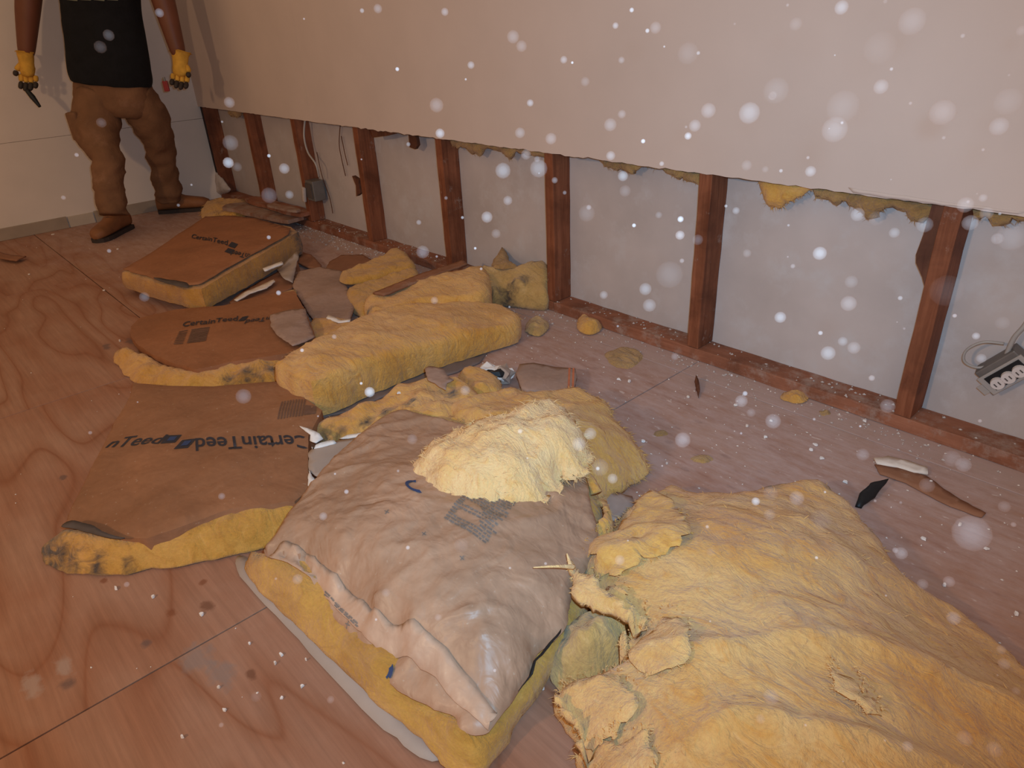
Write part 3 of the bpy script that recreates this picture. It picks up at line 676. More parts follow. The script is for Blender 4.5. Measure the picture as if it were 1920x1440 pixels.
L = [rect(i / 13, 0, i / 13 + .035, 1) for i in range(9)]; L.append(rect(.68, .05, .98, .95))
drape('printed_note', quads(L), kCo, M['ink_f'], C_, (520, 786), (592, 776), (528, 752), .064, .002)
# ---- E : long yellow block
E_ = thing('insulation_batt', 'long thick bare yellow wool block lying across the middle of the heap', 'insulation', un(740, 680))
eo = patch('wool_core', [(514, 681, .125), (548, 655, .125), (610, 625, .12), (680, 588, .11), (760, 570, .10), (880, 562, .09), (940, 568, .085), (975, 590, .085), (970, 608, .075), (900, 624, .085), (800, 645, .10), (700, 675, .115), (620, 700, .13), (583, 710, .13), (545, 698, .125)], M['wool'], E_,
      inner=[(700, 625, .135), (850, 595, .115), (600, 665, .145)], base=.008, grid=.016, amp=.007, ns=11, rag=.006, bulge=.006, rnd=.008, rw=.014, seed=51, sharp=48, smooth_out=False, fold=.008, fs=8, fdir=.75, rings=5)
fringe(eo, M['wool'], 500, .014, .0007, E_, seed=52)
scrap('paper_sheet', 'paper sheet along the near side of the long yellow block, shadow painted into its colour', [(596, 784), (590, 760), (700, 715), (850, 665), (925, 645), (900, 680), (850, 700), (800, 712), (740, 735), (650, 772)], .004, M['sheet_shade'], 'paper', seed=53, thick=.002)  # shadow gap under the block painted as a darkened sheet
# ---- F : block leaning to the stud
F_ = thing('insulation_batt', 'long yellow batt with a dirty olive end leaning against the stud, behind the long block', 'insulation', un(850, 560))
fo = patch('wool_core', [(684, 566, .10), (700, 546, .11), (790, 520, .12), (870, 500, .135), (905, 494, .14), (916, 520, .13), (900, 548, .12), (800, 562, .11), (735, 582, .10), (700, 590, .09)], M['wool'], F_, grid=.018, amp=.010, rag=.005, bulge=.008, seed=55, fold=.008, fs=10, fdir=.6, rings=4, grime=[(690, 580, .09, .05)])
f2 = patch('dirty_end', [(905, 496, .14), (945, 500, .13), (985, 488, .15), (1018, 484, .155), (1026, 500, .14), (1028, 528, .10), (1018, 545, .08), (985, 552, .06), (950, 548, .06), (915, 538, .09)], M['wool_g'], F_, inner=[(965, 515, .135)], grid=.014, amp=.007, ns=16, rag=.006, bulge=.008, seed=56, rings=4, grime=[(950, 545, .07, .08), (985, 535, .08, .05), (920, 535, .1, .05), (1000, 486, .15, .05)])
fringe(fo, M['wool'], 250, .014, .0007, F_, seed=57)
scrap('wood_strip', 'narrow brown board strip lying behind the leaning yellow batt', [(700, 548), (790, 512), (868, 487), (875, 494), (800, 520), (720, 552)], .125, M['brownb'], 'wood', seed=58, thick=.008)
o = patch('insulation_tuft', [(926, 494, .145), (932, 474, .155), (942, 458, .165), (948, 468, .16), (952, 482, .15), (968, 494, .142)], M['wool_w'], None, grid=.01, base=.125, amp=.003, rag=.006, seed=59)
tag(o, 'small pointed wool tuft standing behind the dirty-ended batt', 'insulation')
# ---- G : two-layer chunk
G_ = thing('insulation_chunk', 'short two-layer yellow wool chunk beside the bottom plate', 'insulation', un(710, 520))
go = patch('wool_layer', [(640, 507, .07), (680, 492, .08), (715, 478, .085), (736, 463, .10), (752, 464, .105), (768, 478, .10), (774, 494, .09), (735, 505, .08), (695, 516, .075), (646, 524, .06)], M['wool_s'], G_, grid=.014, amp=.008, rag=.006, base=.04, seed=61, fold=.01, fs=14, fdir=.5)
go2 = patch('wool_layer', [(650, 541, .06), (668, 530, .07), (720, 512, .075), (772, 498, .08), (782, 515, .07), (745, 532, .06), (715, 548, .05), (692, 576, .05), (668, 572, .05)], M['wool_s'], G_, grid=.014, amp=.008, rag=.006, seed=62, fold=.01, fs=14, fdir=.5, grime=[(690, 574, .05, .03)])
o = patch('insulation_clump', [(580, 600, .04), (600, 590, .05), (640, 592, .05), (665, 602, .05), (640, 618, .05), (600, 630, .04), (582, 622, .03)], M['wool_o'], None, grid=.015, amp=.012, rag=.008, seed=63)
tag(o, 'orange wool clump between the long yellow block and the pinkish board', 'insulation')
# ---- H : scrap with a dark edge
H_ = thing('insulation_strip', 'yellow wool strip with a blackened lower edge above the big front batt', 'insulation', un(720, 770))
ho = patch('wool_body', [(586, 797, .04), (605, 780, .05), (650, 768, .05), (705, 746, .05), (745, 722, .06), (780, 710, .07), (830, 704, .08), (868, 712, .08), (905, 740, .08), (880, 772, .08), (845, 782, .09), (790, 768, .10), (757, 768, .08), (722, 780, .06), (700, 795, .05), (650, 812, .04), (605, 812, .03)],
      M['wool'], H_, grid=.014, amp=.018, ns=18, rag=.008, seed=71, rings=3, grime=[(640, 812, .03, .04), (690, 798, .03, .05), (730, 782, .04, .05), (770, 770, .06, .05), (590, 800, .03, .045), (610, 812, .03, .04), (845, 740, .08, .05)])
fringe(ho, M['wool'], 350, .016, .0008, H_, seed=72)
o = patch('insulation_clump', [(862, 708, .05), (868, 690, .06), (885, 682, .07), (912, 690, .06), (928, 700, .05), (940, 728, .05), (915, 738, .05), (880, 732, .05)], M['wool'], None, inner=[(900, 710, .09)], grid=.013, amp=.014, rag=.008, base=.02, seed=73, grime=[(872, 722, .05, .03), (905, 725, .05, .02)])
tag(o, 'yellow wool clump next to the crumpled white and black paper', 'insulation'); fringe(o, M['wool'], 150, .014, .0008, seed=74)
# torn white paper between C and D
scrap('torn_paper', 'jagged white torn paper left, touching the lettered batt', [(560, 798, .075), (575, 802, .08), (598, 812, .07), (606, 822, .06), (592, 830, .06), (580, 826, .06), (582, 815, .07)], .07, M['white'], 'paper', seed=75, rag=.002, grid=.01)
scrap('torn_paper', 'white torn paper strip in the middle, over the grey sheet', [(585, 838, .07), (600, 830, .075), (625, 824, .07), (630, 830, .065), (605, 840, .06), (586, 844, .06)], .07, M['white'], 'paper', seed=76, rag=.002, grid=.01)
scrap('torn_paper', 'white torn paper wedge right, below the blackened wool edge', [(636, 822, .05), (652, 815, .06), (690, 808, .065), (676, 818, .06), (650, 822, .05)], .06, M['white'], 'paper', seed=77, rag=.002, grid=.01)
scrap('paper_sheet', 'pale grey sheet between the lettered batt and the big front batt', [(578, 850), (588, 838), (640, 825), (695, 815), (660, 850), (600, 895), (590, 892), (578, 880)], .062, M['greyp'], 'paper', seed=78, thick=.002)
scrap('torn_paper', 'tiny blue-edged white paper corner tucked beside the big front batt', [(578, 880), (584, 892), (590, 900), (580, 915), (577, 905)], .066, M['white'], 'paper', seed=79, grid=.008)
patch_n = scrap('drywall_scrap', 'greyish drywall scrap with an orange-striped end, lying above the pale fluff', [(968, 700), (974, 682), (1000, 680), (1040, 688), (1078, 690), (1082, 705), (1076, 732), (1040, 738), (1000, 736), (978, 728)], .035, M['flap'], seed=80, thick=.012, grid=.02)
drape('striped_end', quads([rect(0, 0, .25, 1), rect(.5, 0, .75, 1)]), patch_n, simple('orange_print', (.50, .16, .08), .6), patch_n, (1064, 730), (1080, 731), (1066, 690), .035, .001)
scrap('paper_scrap', 'small pinkish torn paper on the wool strip', [(796, 690), (806, 686), (832, 692), (838, 704), (850, 712), (838, 718), (835, 730), (815, 718), (802, 712)], .10, M['flap'], 'paper', seed=81)
# crumpled white/black paper
cp = thing('crumpled_paper', 'crumpled white and black paper beside the drywall scrap', 'paper', un(922, 700))
for k, (mt, sd, dx) in enumerate(((M['white'], 1, 0), (M['black'], 2, .01), (M['white'], 3, .02), (M['greyp'], 4, -.012))):
    r = random.Random(sd); bm = bmesh.new(); bmesh.ops.create_icosphere(bm, subdivisions=2, radius=.028)
    c = un(915 + 9 * k, 695 + 6 * (k % 2), .03)
    for v in bm.verts:
        v.co = Vector((v.co.x * 1.2, v.co.y * 1.2, v.co.z * .8)) * (1 + .9 * noise.noise(v.co * 60 + Vector((sd * 9, 0, 0)))) + Vector((c.x + dx, c.y, .026))
        v.co.z = max(v.co.z, .002)
    from_bm('crumpled_sheet', bm, mt, cp)
# ---- D : big front kraft batt
D_ = thing('insulation_batt', 'big puffy kraft-faced batt in the front centre with blue lettering and wrinkled paper', 'insulation', un(830, 1080))
patch('wool_core', [(460, 1040, .035), (474, 1026, .06), (510, 1020, .075), (600, 920, .08), (740, 770, .08), (900, 790, .08), (1085, 870, .08), (1125, 985, .07), (1090, 1130, .065), (1062, 1172, .06), (1000, 1270, .05), (912, 1395, .045), (888, 1432, .035), (845, 1418, .03), (780, 1350, .03), (700, 1285, .03), (600, 1190, .03), (500, 1100, .03)], M['wool_s'], D_,
      inner=[(800, 1050, .08), (560, 1090, .07), (700, 1240, .07), (850, 1370, .065)], grid=.018, amp=.006, ns=16, rag=.004, bulge=.008, rnd=.01, rw=.03, seed=91, rings=4)
patch('shadow_strip', [(450, 1040, .004), (500, 1080, .006), (640, 1210, .006), (800, 1370, .006), (830, 1420, .006), (800, 1425, .005), (700, 1350, .005), (560, 1200, .004), (450, 1080, .004)], M['greyp'], D_, thick=.002, grid=.03, amp=.003, rnd=0, rag=.004)  # grey strip on the floor, its tone standing in for the batt's cast shadow
# facing, running from the puffed top over the rolled-up staple flange
kD = [(496, 1022, .09), (512, 1000, .10), (552, 942, .105), (640, 840, .10), (735, 768, .10), (800, 775, .10), (900, 800, .10), (1010, 830, .10), (1085, 868, .10), (1108, 940, .10), (1122, 1000, .09), (1106, 1050, .09), (1078, 1100, .085), (1062, 1165, .08), (1040, 1195, .075), (1005, 1225, .07), (1000, 1250, .07), (975, 1290, .065), (935, 1345, .065), (905, 1372, .06), (862, 1366, .06), (852, 1342, .06), (815, 1326, .055), (762, 1298, .05), (716, 1264, .05), (696, 1232, .05), (645, 1178, .05), (600, 1115, .055), (565, 1062, .06), (500, 1042, .07)]
inD = [(700, 900, .135), (760, 860, .125), (850, 950, .15), (780, 1020, .155), (900, 1060, .155), (1000, 960, .14), (1000, 1080, .14), (900, 1180, .14), (820, 1120, .15), (700, 1020, .15), (640, 1010, .135), (960, 1200, .12), (980, 880, .125), (590, 1010, .115),
       (600, 1072, .075), (650, 1110, .07), (700, 1155, .07), (740, 1185, .085), (800, 1200, .105), (860, 1260, .09), (910, 1310, .075), (560, 1040, .085), (630, 1075, .10), (700, 1110, .125), (770, 1150, .135), (540, 1000, .105), (790, 1255, .065), (750, 1225, .062)]
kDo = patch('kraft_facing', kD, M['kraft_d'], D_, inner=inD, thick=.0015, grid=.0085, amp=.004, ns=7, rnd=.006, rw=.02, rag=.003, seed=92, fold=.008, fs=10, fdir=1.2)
# pale raised flange along the roll
patch('staple_flange', [(505, 1042, .078), (540, 1030, .078), (575, 1045, .078), (625, 1085, .078), (680, 1132, .078), (730, 1180, .078), (790, 1205, .078), (850, 1250, .078), (900, 1300, .078), (932, 1335, .078), (915, 1352, .078), (872, 1325, .078), (830, 1285, .078), (780, 1240, .078), (730, 1215, .078), (690, 1190, .078), (640, 1140, .078), (590, 1090, .078), (540, 1055, .078)],
      M['flange'], D_, thick=.001, grid=.010, amp=0, rnd=0, rag=.003, seed=93)
lay([c for c in D_.children if c.name.startswith('staple_flange')][0], kDo, .0025, .0035)
drape('printed_letter', arc_bm(.66, 1.0, 75, 300), kDo, M['ink_b'], D_, (779, 915), (798, 920), (775, 899), .145, .0018, .006)
drape('printed_letter', arc_bm(.62, 1.0, -75, 110), kDo, M['ink_b'], D_, (714, 1250), (737, 1248), (708, 1231), .058, .004, .006)
r = random.Random(5); L = []
for i in range(17):
    y = i / 17; x = 0
    while x < 1:
        wd_ = r.uniform(.04, .13)
        if not (.14 < y < .26 and .06 < x < .62) and not (.40 < y < .52 and .04 < x < .50) and x + wd_ < 1.02: L.append(rect(x, y, x + wd_, y + .030))
        x += wd_ + .022
drape('printed_note', quads(L), kDo, M['ink_g'], D_, (833, 978), (916, 1030), (892, 895), .145, .0018, .03)
L = []
for i in range(7):
    x = 0
    while x < .95:
        wd_ = r.uniform(.08, .2); L.append(rect(x, i / 7, min(1, x + wd_), i / 7 + .09)); x += wd_ + .03
fo_ = [c for c in D_.children if c.name.startswith('staple_flange')][0]
drape('printed_note', quads(L), fo_, M['ink_g'], D_, (592, 1104), (655, 1166), (606, 1090), .09, .0025, .02)
for (u, v) in ((727, 972), (870, 1000), (797, 1015), (636, 1102), (868, 1062), (702, 1150)):
    drape('printed_cross', quads([[(-1, -.15), (1, -.15), (1, .15), (-1, .15)], [(-.15, -1), (.15, -1), (.15, 1), (-.15, 1)]]), kDo, M['ink_g'], D_, (u, v), (u + 4, v + 3), (u + 3, v - 4), .14, .0016)
patch('facing_tear', [(1000, 1262, .074), (1005, 1238, .08), (1030, 1212, .08), (1050, 1185, .082), (1052, 1178, .08), (1036, 1198, .078), (1000, 1240, .072), (992, 1268, .07), (972, 1296, .068)], M['black'], D_, thick=.002, grid=.01, amp=.001, rnd=0, rag=.002, smooth_out=False)
# ---- I : pale fluff on top of D
I_ = thing('insulation_fluff', 'pale fluffy yellow wool tuft lying on top of the big front batt', 'insulation', un(940, 850))
io = patch('wool_body', [(763, 866, .15), (778, 838, .17), (815, 812, .18), (850, 796, .19), (885, 772, .20), (935, 762, .21), (985, 744, .22), (1035, 738, .22), (1068, 755, .21), (1090, 795, .20), (1098, 838, .18), (1090, 866, .17), (1050, 872, .165), (1040, 890, .16), (1012, 915, .16), (965, 932, .155), (905, 934, .155), (845, 926, .155), (805, 920, .15), (795, 898, .15), (772, 880, .15)], M['wool_f'], I_,
           inner=[(900, 840, .205), (1000, 800, .225), (960, 880, .195), (840, 870, .19), (1050, 820, .215)], base=.13, grid=.011, amp=.015, ns=17, rag=.020, rs=45, bulge=.010, rnd=.03, rw=.045, seed=101, fold=.010, fs=9, fdir=.9, rings=4)
fringe(io, M['wool_f'], 2600, .022, .0008, I_, seed=102, top=1500)
# ---- J : flattened piece behind
J_ = thing('insulation_piece', 'flattened yellow wool piece behind the pale fluff, spreading to the right', 'insulation', un(1130, 850))
jo = patch('wool_body', [(842, 768, .09), (860, 750, .09), (905, 735, .09), (950, 722, .09), (1000, 734, .09), (1050, 728, .09), (1080, 722, .10), (1110, 735, .09), (1140, 752, .08), (1152, 780, .07), (1182, 810, .05), (1198, 842, .035), (1212, 872, .02), (1185, 890, .03), (1150, 908, .04), (1118, 920, .06), (1095, 905, .09), (1060, 885, .12), (1060, 840, .14), (1000, 790, .13), (920, 790, .12)], M['wool'], J_,
           inner=[(1110, 800, .12), (1120, 860, .09), (960, 750, .11)], base=.002, grid=.014, amp=.012, ns=12, rag=.010, rnd=.01, seed=105, fold=.010, fs=9)
fringe(jo, M['wool'], 900, .02, .0009, J_, seed=106, top=300)
# ---- L : green-grey wad
o = patch('insulation_wad', [(1036, 1250, .03), (1044, 1200, .05), (1060, 1165, .06), (1085, 1142, .07), (1125, 1138, .07), (1200, 1160, .06), (1222, 1185, .05), (1190, 1215, .05), (1150, 1235, .05), (1100, 1262, .04), (1055, 1278, .02)], M['wool_g'], None, inner=[(1090, 1190, .09), (1140, 1180, .09)], grid=.013, amp=.02, ns=17, rag=.008, seed=111, fold=.02, fs=14)
tag(o, 'dull green-grey wool wad between the big front batt and the large yellow pile', 'insulation')
# ---- K : large pile
K_ = thing('insulation_pile', 'large torn sheet of yellow wool heaped in the lower right foreground', 'insulation', un(1450, 1150))
kK = [(1262, 902, .05), (1300, 914, .06), (1370, 918, .06), (1440, 905, .06), (1500, 894, .065), (1538, 892, .065), (1570, 915, .06), (1605, 945, .05), (1650, 1005, .04), (1690, 1070, .035), (1722, 1100, .03), (1800, 1135, .03), (1870, 1190, .03), (1935, 1240, .03), (2080, 1330, .03), (2200, 1520, .03), (2100, 1750, .03), (1600, 1820, .03), (1250, 1700, .03), (1110, 1530, .04), (1098, 1440, .05), (1108, 1412, .06), (1084, 1392, .05), (1098, 1380, .06), (1072, 1345, .05), (1062, 1310, .06), (1048, 1290, .06), (1062, 1270, .07), (1110, 1252, .08), (1165, 1232, .09), (1190, 1205, .09), (1166, 1188, .09), (1205, 1172, .10), (1150, 1130, .10), (1120, 1090, .09), (1096, 1050, .09), (1110, 1015, .08), (1150, 1000, .07), (1160, 978, .06), (1172, 950, .06), (1205, 925, .05)]
ko = patch('wool_body', kK, M['wool_b'], K_, inner=[(1230, 990, .12), (1340, 970, .14), (1500, 960, .13), (1590, 1010, .10), (1250, 1090, .13), (1330, 1130, .15), (1500, 1130, .15), (1660, 1150, .11), (1260, 1230, .14), (1350, 1300, .16), (1550, 1300, .17), (1750, 1300, .13), (1200, 1350, .12), (1400, 1450, .17), (1700, 1500, .15), (1900, 1400, .10), (1300, 1550, .14)],
           base=.001, grid=.0125, amp=.010, ns=8, rag=.008, rs=22, bulge=.006, rnd=.02, rw=.035, seed=121, fold=.022, fs=5, fdir=.45, rings=4, grime=[(1440, 905, .06, .06), (1650, 1005, .04, .05), (1560, 910, .06, .05), (1400, 915, .06, .04)])
fringe(ko, M['wool_b'], 1800, .018, .0008, K_, seed=122, top=1800)
def layer(px, mat=M['wool_l'], seed=0, inner=(), th=.012, parent=K_, amp=.008, name='torn_layer'):
    o = patch(name, px, mat, parent, inner=inner, thick=th, grid=.010, amp=amp, ns=20, rag=.016, rs=32, rnd=.006, rw=.02, seed=seed, fold=.008, fs=14)
    return o
l1 = layer([(1070, 1062, .12), (1066, 1040, .12), (1090, 1062, .13), (1130, 1070, .14), (1170, 1085, .15), (1200, 1110, .16), (1215, 1140, .155), (1225, 1160, .145), (1210, 1168, .135), (1170, 1150, .125), (1120, 1132, .12), (1088, 1115, .115), (1074, 1085, .115)], seed=131)
l2 = layer([(1050, 1290, .085), (1075, 1265, .10), (1120, 1250, .12), (1165, 1240, .14), (1190, 1270, .16), (1170, 1320, .15), (1130, 1345, .12), (1098, 1375, .09), (1072, 1345, .08), (1058, 1312, .08)], seed=132)
l3 = layer([(1085, 1395, .085), (1120, 1368, .11), (1180, 1350, .14), (1230, 1370, .16), (1220, 1440, .16), (1160, 1470, .13), (1105, 1455, .09), (1108, 1420, .08)], seed=133)
l4 = layer([(1175, 1180, .13), (1215, 1160, .15), (1255, 1130, .17), (1290, 1160, .185), (1280, 1230, .18), (1225, 1255, .15), (1190, 1225, .13), (1172, 1200, .12)], seed=134)
l5 = layer([(1558, 1224, .19), (1580, 1238, .20), (1610, 1252, .20), (1630, 1275, .20), (1668, 1285, .20), (1670, 1306, .20), (1645, 1322, .19), (1610, 1308, .19), (1580, 1290, .19), (1572, 1262, .19)], seed=135, th=.03, amp=.003)
lay(l5, ko, .012, .004)
l6 = layer([(1100, 1000, .11), (1130, 960, .10), (1122, 930, .07), (1140, 945, .075), (1155, 985, .09), (1185, 1000, .12), (1200, 1040, .14), (1165, 1070, .13), (1120, 1060, .12), (1100, 1030, .11)], M['wool'], seed=136)
l7 = layer([(1150, 985, .11), (1180, 945, .10), (1205, 925, .09), (1235, 915, .09), (1265, 940, .12), (1290, 980, .15), (1270, 1020, .16), (1210, 1030, .15), (1170, 1020, .13)], M['wool'], seed=137)
for l_, h_ in ((l1, .014), (l2, .012), (l3, .010), (l4, .010), (l6, .012), (l7, .012)): lay(l_, ko, h_, .012)
for k_, l_ in enumerate((l1, l2, l3, l4, l5, l6, l7)): fringe(l_, M['wool_l'] if k_ < 5 else M['wool'], 120, .008, .0007, seed=140 + k_)
# wisp bridging the front batt and the pile
tube('wool_wisp', [un(1118, 925, .08), un(1108, 900, .10), un(1098, 885, .13)], [.014, .009, .004], M['wool'], K_, 7)
tube('wool_wisp', [un(1075, 1063, .125), un(1045, 1062, .15), un(1000, 1064, .158)], [.005, .0025, .001], M['wool_f'], K_, 6)
tube('wool_wisp', [un(1070, 1062, .125), un(1066, 1048, .13), un(1063, 1038, .14)], [.005, .003, .001], M['wool_f'], K_, 6)
# ---- small clumps
def clump(u, v, w_, h_, z, label, mat, seed, base=.001, amp=.010):
    px = []
    for i in range(9):
        a = 2 * PI * i / 9; r = 1 + .35 * noise.noise(Vector((seed, i * 1.7, 0)))
        px.append((u + w_ * math.cos(a) * r, v + h_ * math.sin(a) * r, z * .5))
    o = patch('insulation_clump', px, mat, None, inner=[(u, v - h_ * .3, z)], grid=.009, base=base, amp=amp, ns=35, rag=.005, rnd=.008, rw=.015, seed=seed)
    tag(o, label, 'insulation'); fringe(o, mat, 90, .012, .0007, seed=seed); return o
clump(1106, 600, 21, 16, .05, 'round yellow wool ball resting against the bottom plate', M['wool'], 151)
clump(1005, 607, 20, 14, .035, 'small olive wool ball on the floor just right of the leaning batt', M['wool_g'], 152)
clump(1172, 668, 34, 20, .012, 'thin wispy wool scrap on the dusty floor, right of the long block', M['wool_w'], 153, amp=.004)
clump(1492, 738, 22, 9, .025, 'yellow wool clump on the bottom plate between the two nearest studs', M['wool'], 154)
clump(1550, 768, 9, 5, .015, 'tiny wool bit beside the clump on the bottom plate', M['wool_w'], 155)
clump(1618, 732, 10, 5, .03, 'tiny wool bit on top of the bottom plate left of the nearest stud', M['wool_w'], 156, base=.036)
clump(1318, 858, 22, 8, .01, 'flat yellow wool flake among brown stains on the floor', M['wool_w'], 157, amp=.003)
clump(1238, 810, 18, 7, .008, 'faint wool flake on the dusty floor above the stained boards', M['wool_w'], 158, amp=.003)
o = patch('insulation_clump', [(378, 388, .05), (392, 374, .06), (425, 368, .08), (455, 372, .08), (464, 384, .06), (440, 396, .05), (415, 400, .04), (402, 412, .03), (386, 410, .02)], M['wool_o'], None, inner=[(420, 382, .10)], grid=.02, amp=.02, ns=14, rag=.012, seed=159, grime=[(458, 375, .08, .05)])
tag(o, 'orange-yellow wool clump at the toe of the boot by the back corner', 'insulation'); fringe(o, M['wool_o'], 150, .03, .0015, seed=160)
# ---- broken boards at the back corner
def plank(u0, v0, u1, v1, z, w_, t_, mat, name, label, cat='wood', seed=0, parent=None):
    a, b = un(u0, v0, z), un(u1, v1, z); d = b - a; L_ = d.length; bm = bmesh.new(); n = 14
    s = Vector((-d.y, d.x, 0)).normalized(); rows = []
    for i in range(n + 1):
        t = i / n; e = 1 - .5 * max(0, (abs(t - .5) - .42) / .08) * (.4 + random.random())
        ww = w_ * .5 * e * (1 + .25 * noise.noise(Vector((t * 6, seed, 0))))
        c = a + d * t
        rows.append([bm.verts.new(c + s * ww * sx + Vector((0, 0, tz))) for sx, tz in ((-1, 0), (1, 0), (1, t_), (-1, t_))])
    for p, q in zip(rows, rows[1:]):
        for j in range(4): bm.faces.new((p[j], p[(j + 1) % 4], q[(j + 1) % 4], q[j]))
    bm.faces.new(rows[0]); bm.faces.new(rows[-1][::-1]); bmesh.ops.recalc_face_normals(bm, faces=bm.faces)
    o = from_bm(name, bm, mat, parent)
    if parent is None: tag(o, label, cat)
    return o
M['lath'] = wood('plaster_caked_wood', (.20, .075, .040), (.33, .14, .08), vert=False, dusty=.95)
plank(430, 388, 556, 416, .05, .13, .02, M['lath'], 'broken_board', 'plaster-caked broken board lying nearest the far tilted batt', seed=1)
plank(470, 376, 575, 405, .075, .10, .02, M['plate'], 'broken_board', 'reddish broken board leaning along the bottom plate behind the caked one', seed=2)
plank(505, 386, 560, 398, .11, .05, .012, M['lath'], 'broken_board', 'short pale broken board on top of the pile by the third stud', seed=3)
plank(452, 378, 478, 388, .04, .06, .02, M['brownb'], 'broken_board', 'small stub of board beside the orange wool clump', seed=4)
# ---- things lying at the right
scrap('black_wedge', 'thin black wedge-shaped sheet on the dusty floor behind the large yellow pile', [(1604, 948, .004), (1612, 925, .02), (1632, 905, .02), (1668, 898, .02), (1655, 912, .018), (1640, 930, .012), (1615, 952, .003)], .01, M['black'], 'strip', seed=171, thick=.004)  # thin black wedge-shaped sheet, slightly raised
scrap('plaster_strip', 'long pale plaster strip near the bottom plate at the right', [(1640, 858), (1665, 854), (1700, 862), (1738, 876), (1742, 888), (1715, 884), (1680, 874), (1645, 868)], .008, M['chip'], 'plaster', seed=172, thick=.006)
scrap('board_scrap', 'flat reddish-brown board scrap under the pale plaster strip', [(1640, 870), (1690, 878), (1738, 892), (1790, 930), (1850, 962), (1840, 970), (1780, 948), (1735, 925), (1700, 905), (1650, 888)], .004, M['brownb'], seed=173, thick=.003)
scrap('paper_scrap', 'pale folded scrap beside the top left tip of the large pile', [(1128, 968, .006), (1126, 925, .02), (1140, 918, .02), (1185, 930, .015), (1192, 945, .01), (1170, 965, .006), (1150, 975, .005)], .01, M['flap'], 'paper', seed=174, thick=.004)
scrap('wood_splinter', 'thin dark splinter standing in the floor seam below the second stud from the right', [(1302, 712, .0), (1306, 702, .03), (1310, 712, .02), (1312, 730, .012), (1310, 745, .004), (1305, 728, .006)], .01, M['dark_wood'], 'wood', seed=175, thick=.004)
scrap('wood_sliver', 'dark sliver on the floor by the back wall at the far left', [(-12, 470), (20, 478), (48, 480), (30, 488), (0, 484)], .02, M['brownb'], 'wood', seed=176, thick=.006)
# ---- plaster chips and crumbs
chips = [(545, 264, 1), (727, 300, 1), (960, 388, 1.2)]
chip_px = [(218, 1104, 9), (287, 1120, 8), (378, 1153, 9), (468, 1208, 7), (527, 1228, 9), (528, 1310, 7), (567, 1287, 9), (410, 1290, 6), (420, 1332, 8), (343, 1383, 7), (516, 1245, 6), (574, 1238, 5), (757, 806, 9), (1172, 1015, 0),
           (1018, 1292, 8), (1150, 940, 11), (1730, 1010, 11), (1770, 1098, 9), (1690, 1080, 7), (1905, 1152, 9), (1205, 828, 10), (1160, 712, 7), (1180, 716, 8), (1435, 820, 7), (1540, 860, 9), (1520, 845, 8), (1445, 790, 6), (1660, 900, 0), (1585, 905, 8), (1530, 835, 12), (1400, 800, 6),
           (100, 440, 6), (220, 468, 5), (195, 545, 4), (225, 640, 5), (55, 515, 5), (288, 780, 5), (1290, 745, 6), (1250, 870, 5), (1620, 790, 8), (1380, 760, 8), (1745, 905, 7), (1850, 1030, 8), (1800, 985, 6)]
k = 0
rr = random.Random(9)
for (u, v, s) in chip_px:
    if not s: continue
    d = (un(u, v) - Vector(CAM)).length; R = s / 2 * d / F * .75; bm = bmesh.new()
    c = un(u, v, 0); n = 6; top = []; bot = []; T = .003 + .003 * rr.random(); a0 = rr.random() * 6
    zz = .0005
    if (u, v) == (757, 806): zz = .115
    for i in range(n):
        a = a0 + 2 * PI * i / n; r_ = R * rr.uniform(.5, 1.4)
        x, y = c.x + r_ * math.cos(a) * 1.2, c.y + r_ * math.sin(a)
        bot.append(bm.verts.new((x, y, zz))); top.append(bm.verts.new((c.x + (x - c.x) * .85, c.y + (y - c.y) * .85, zz + T)))
    bm.faces.new(top); bm.faces.new(bot[::-1])
    for i in range(n): bm.faces.new((bot[i], bot[(i + 1) % n], top[(i + 1) % n], top[i]))
    o = from_bm('plaster_chip', bm, M['white'] if s > 6 else M['chip'])
    tag(o, 'small flat white plaster chip scattered over the floor boards', 'plaster chip', 'white plaster chips on the floor')
def crumbs(name, label, spots, mat, seed, parent=None):
    r = random.Random(seed); verts = []; faces = []
    for (x, y, z, s) in spots:
        k = len(verts); a0 = r.random() * 6
        sx = s * r.uniform(.7, 1.4)
        for i in range(5):
            a = a0 + 2 * PI * i / 5; verts.append((x + sx * math.cos(a) * r.uniform(.6, 1.2), y + s * math.sin(a) * r.uniform(.6, 1.2), z))
        verts.append((x + s * r.uniform(-.3, .3), y + s * r.uniform(-.3, .3), z + s * r.uniform(.5, 1.1)))
        for i in range(5): faces.append((k + i, k + (i + 1) % 5, k + 5))
    me = bpy.data.meshes.new(name); me.from_pydata(verts, [], faces)
    o = link(name, me, mat, parent); tag(o, label, 'debris', kind='stuff'); return o
sp = []
for _ in range(1500):
    x = rr.uniform(1.2, 6.6); y = -abs(rr.gauss(0, .05)) - .002
    if noise.noise(Vector((x * 3, 0, 0))) > rr.uniform(-.5, .6): sp.append((x, y, 0, rr.uniform(.001, .0045) * (1.5 if noise.noise(Vector((x * 4, 9, 0))) > .25 else 1)))
for _ in range(350):
    x = rr.uniform(1.2, 6.6); sp.append((x, rr.uniform(.004, .08), .0385, rr.uniform(.001, .005)))
crumbs('plaster_crumbs', 'pale plaster crumbs heaped along the bottom plate of the opened wall', sp, M['gyp'], 1)
sp = []
for _ in range(900):
    x = rr.uniform(3.2, 6.6); y = -rr.random() ** 1.3 * 1.0; sp.append((x, y, 0, rr.uniform(.0008, .0032)))
for _ in range(420):
    sp.append((rr.uniform(.7, 6), rr.uniform(-2.6, -.1), 0, rr.uniform(.0007, .0026)))
crumbs('plaster_dust_grit', 'fine white plaster grit scattered over the plywood floor', sp, M['chip'], 2)
sp = []
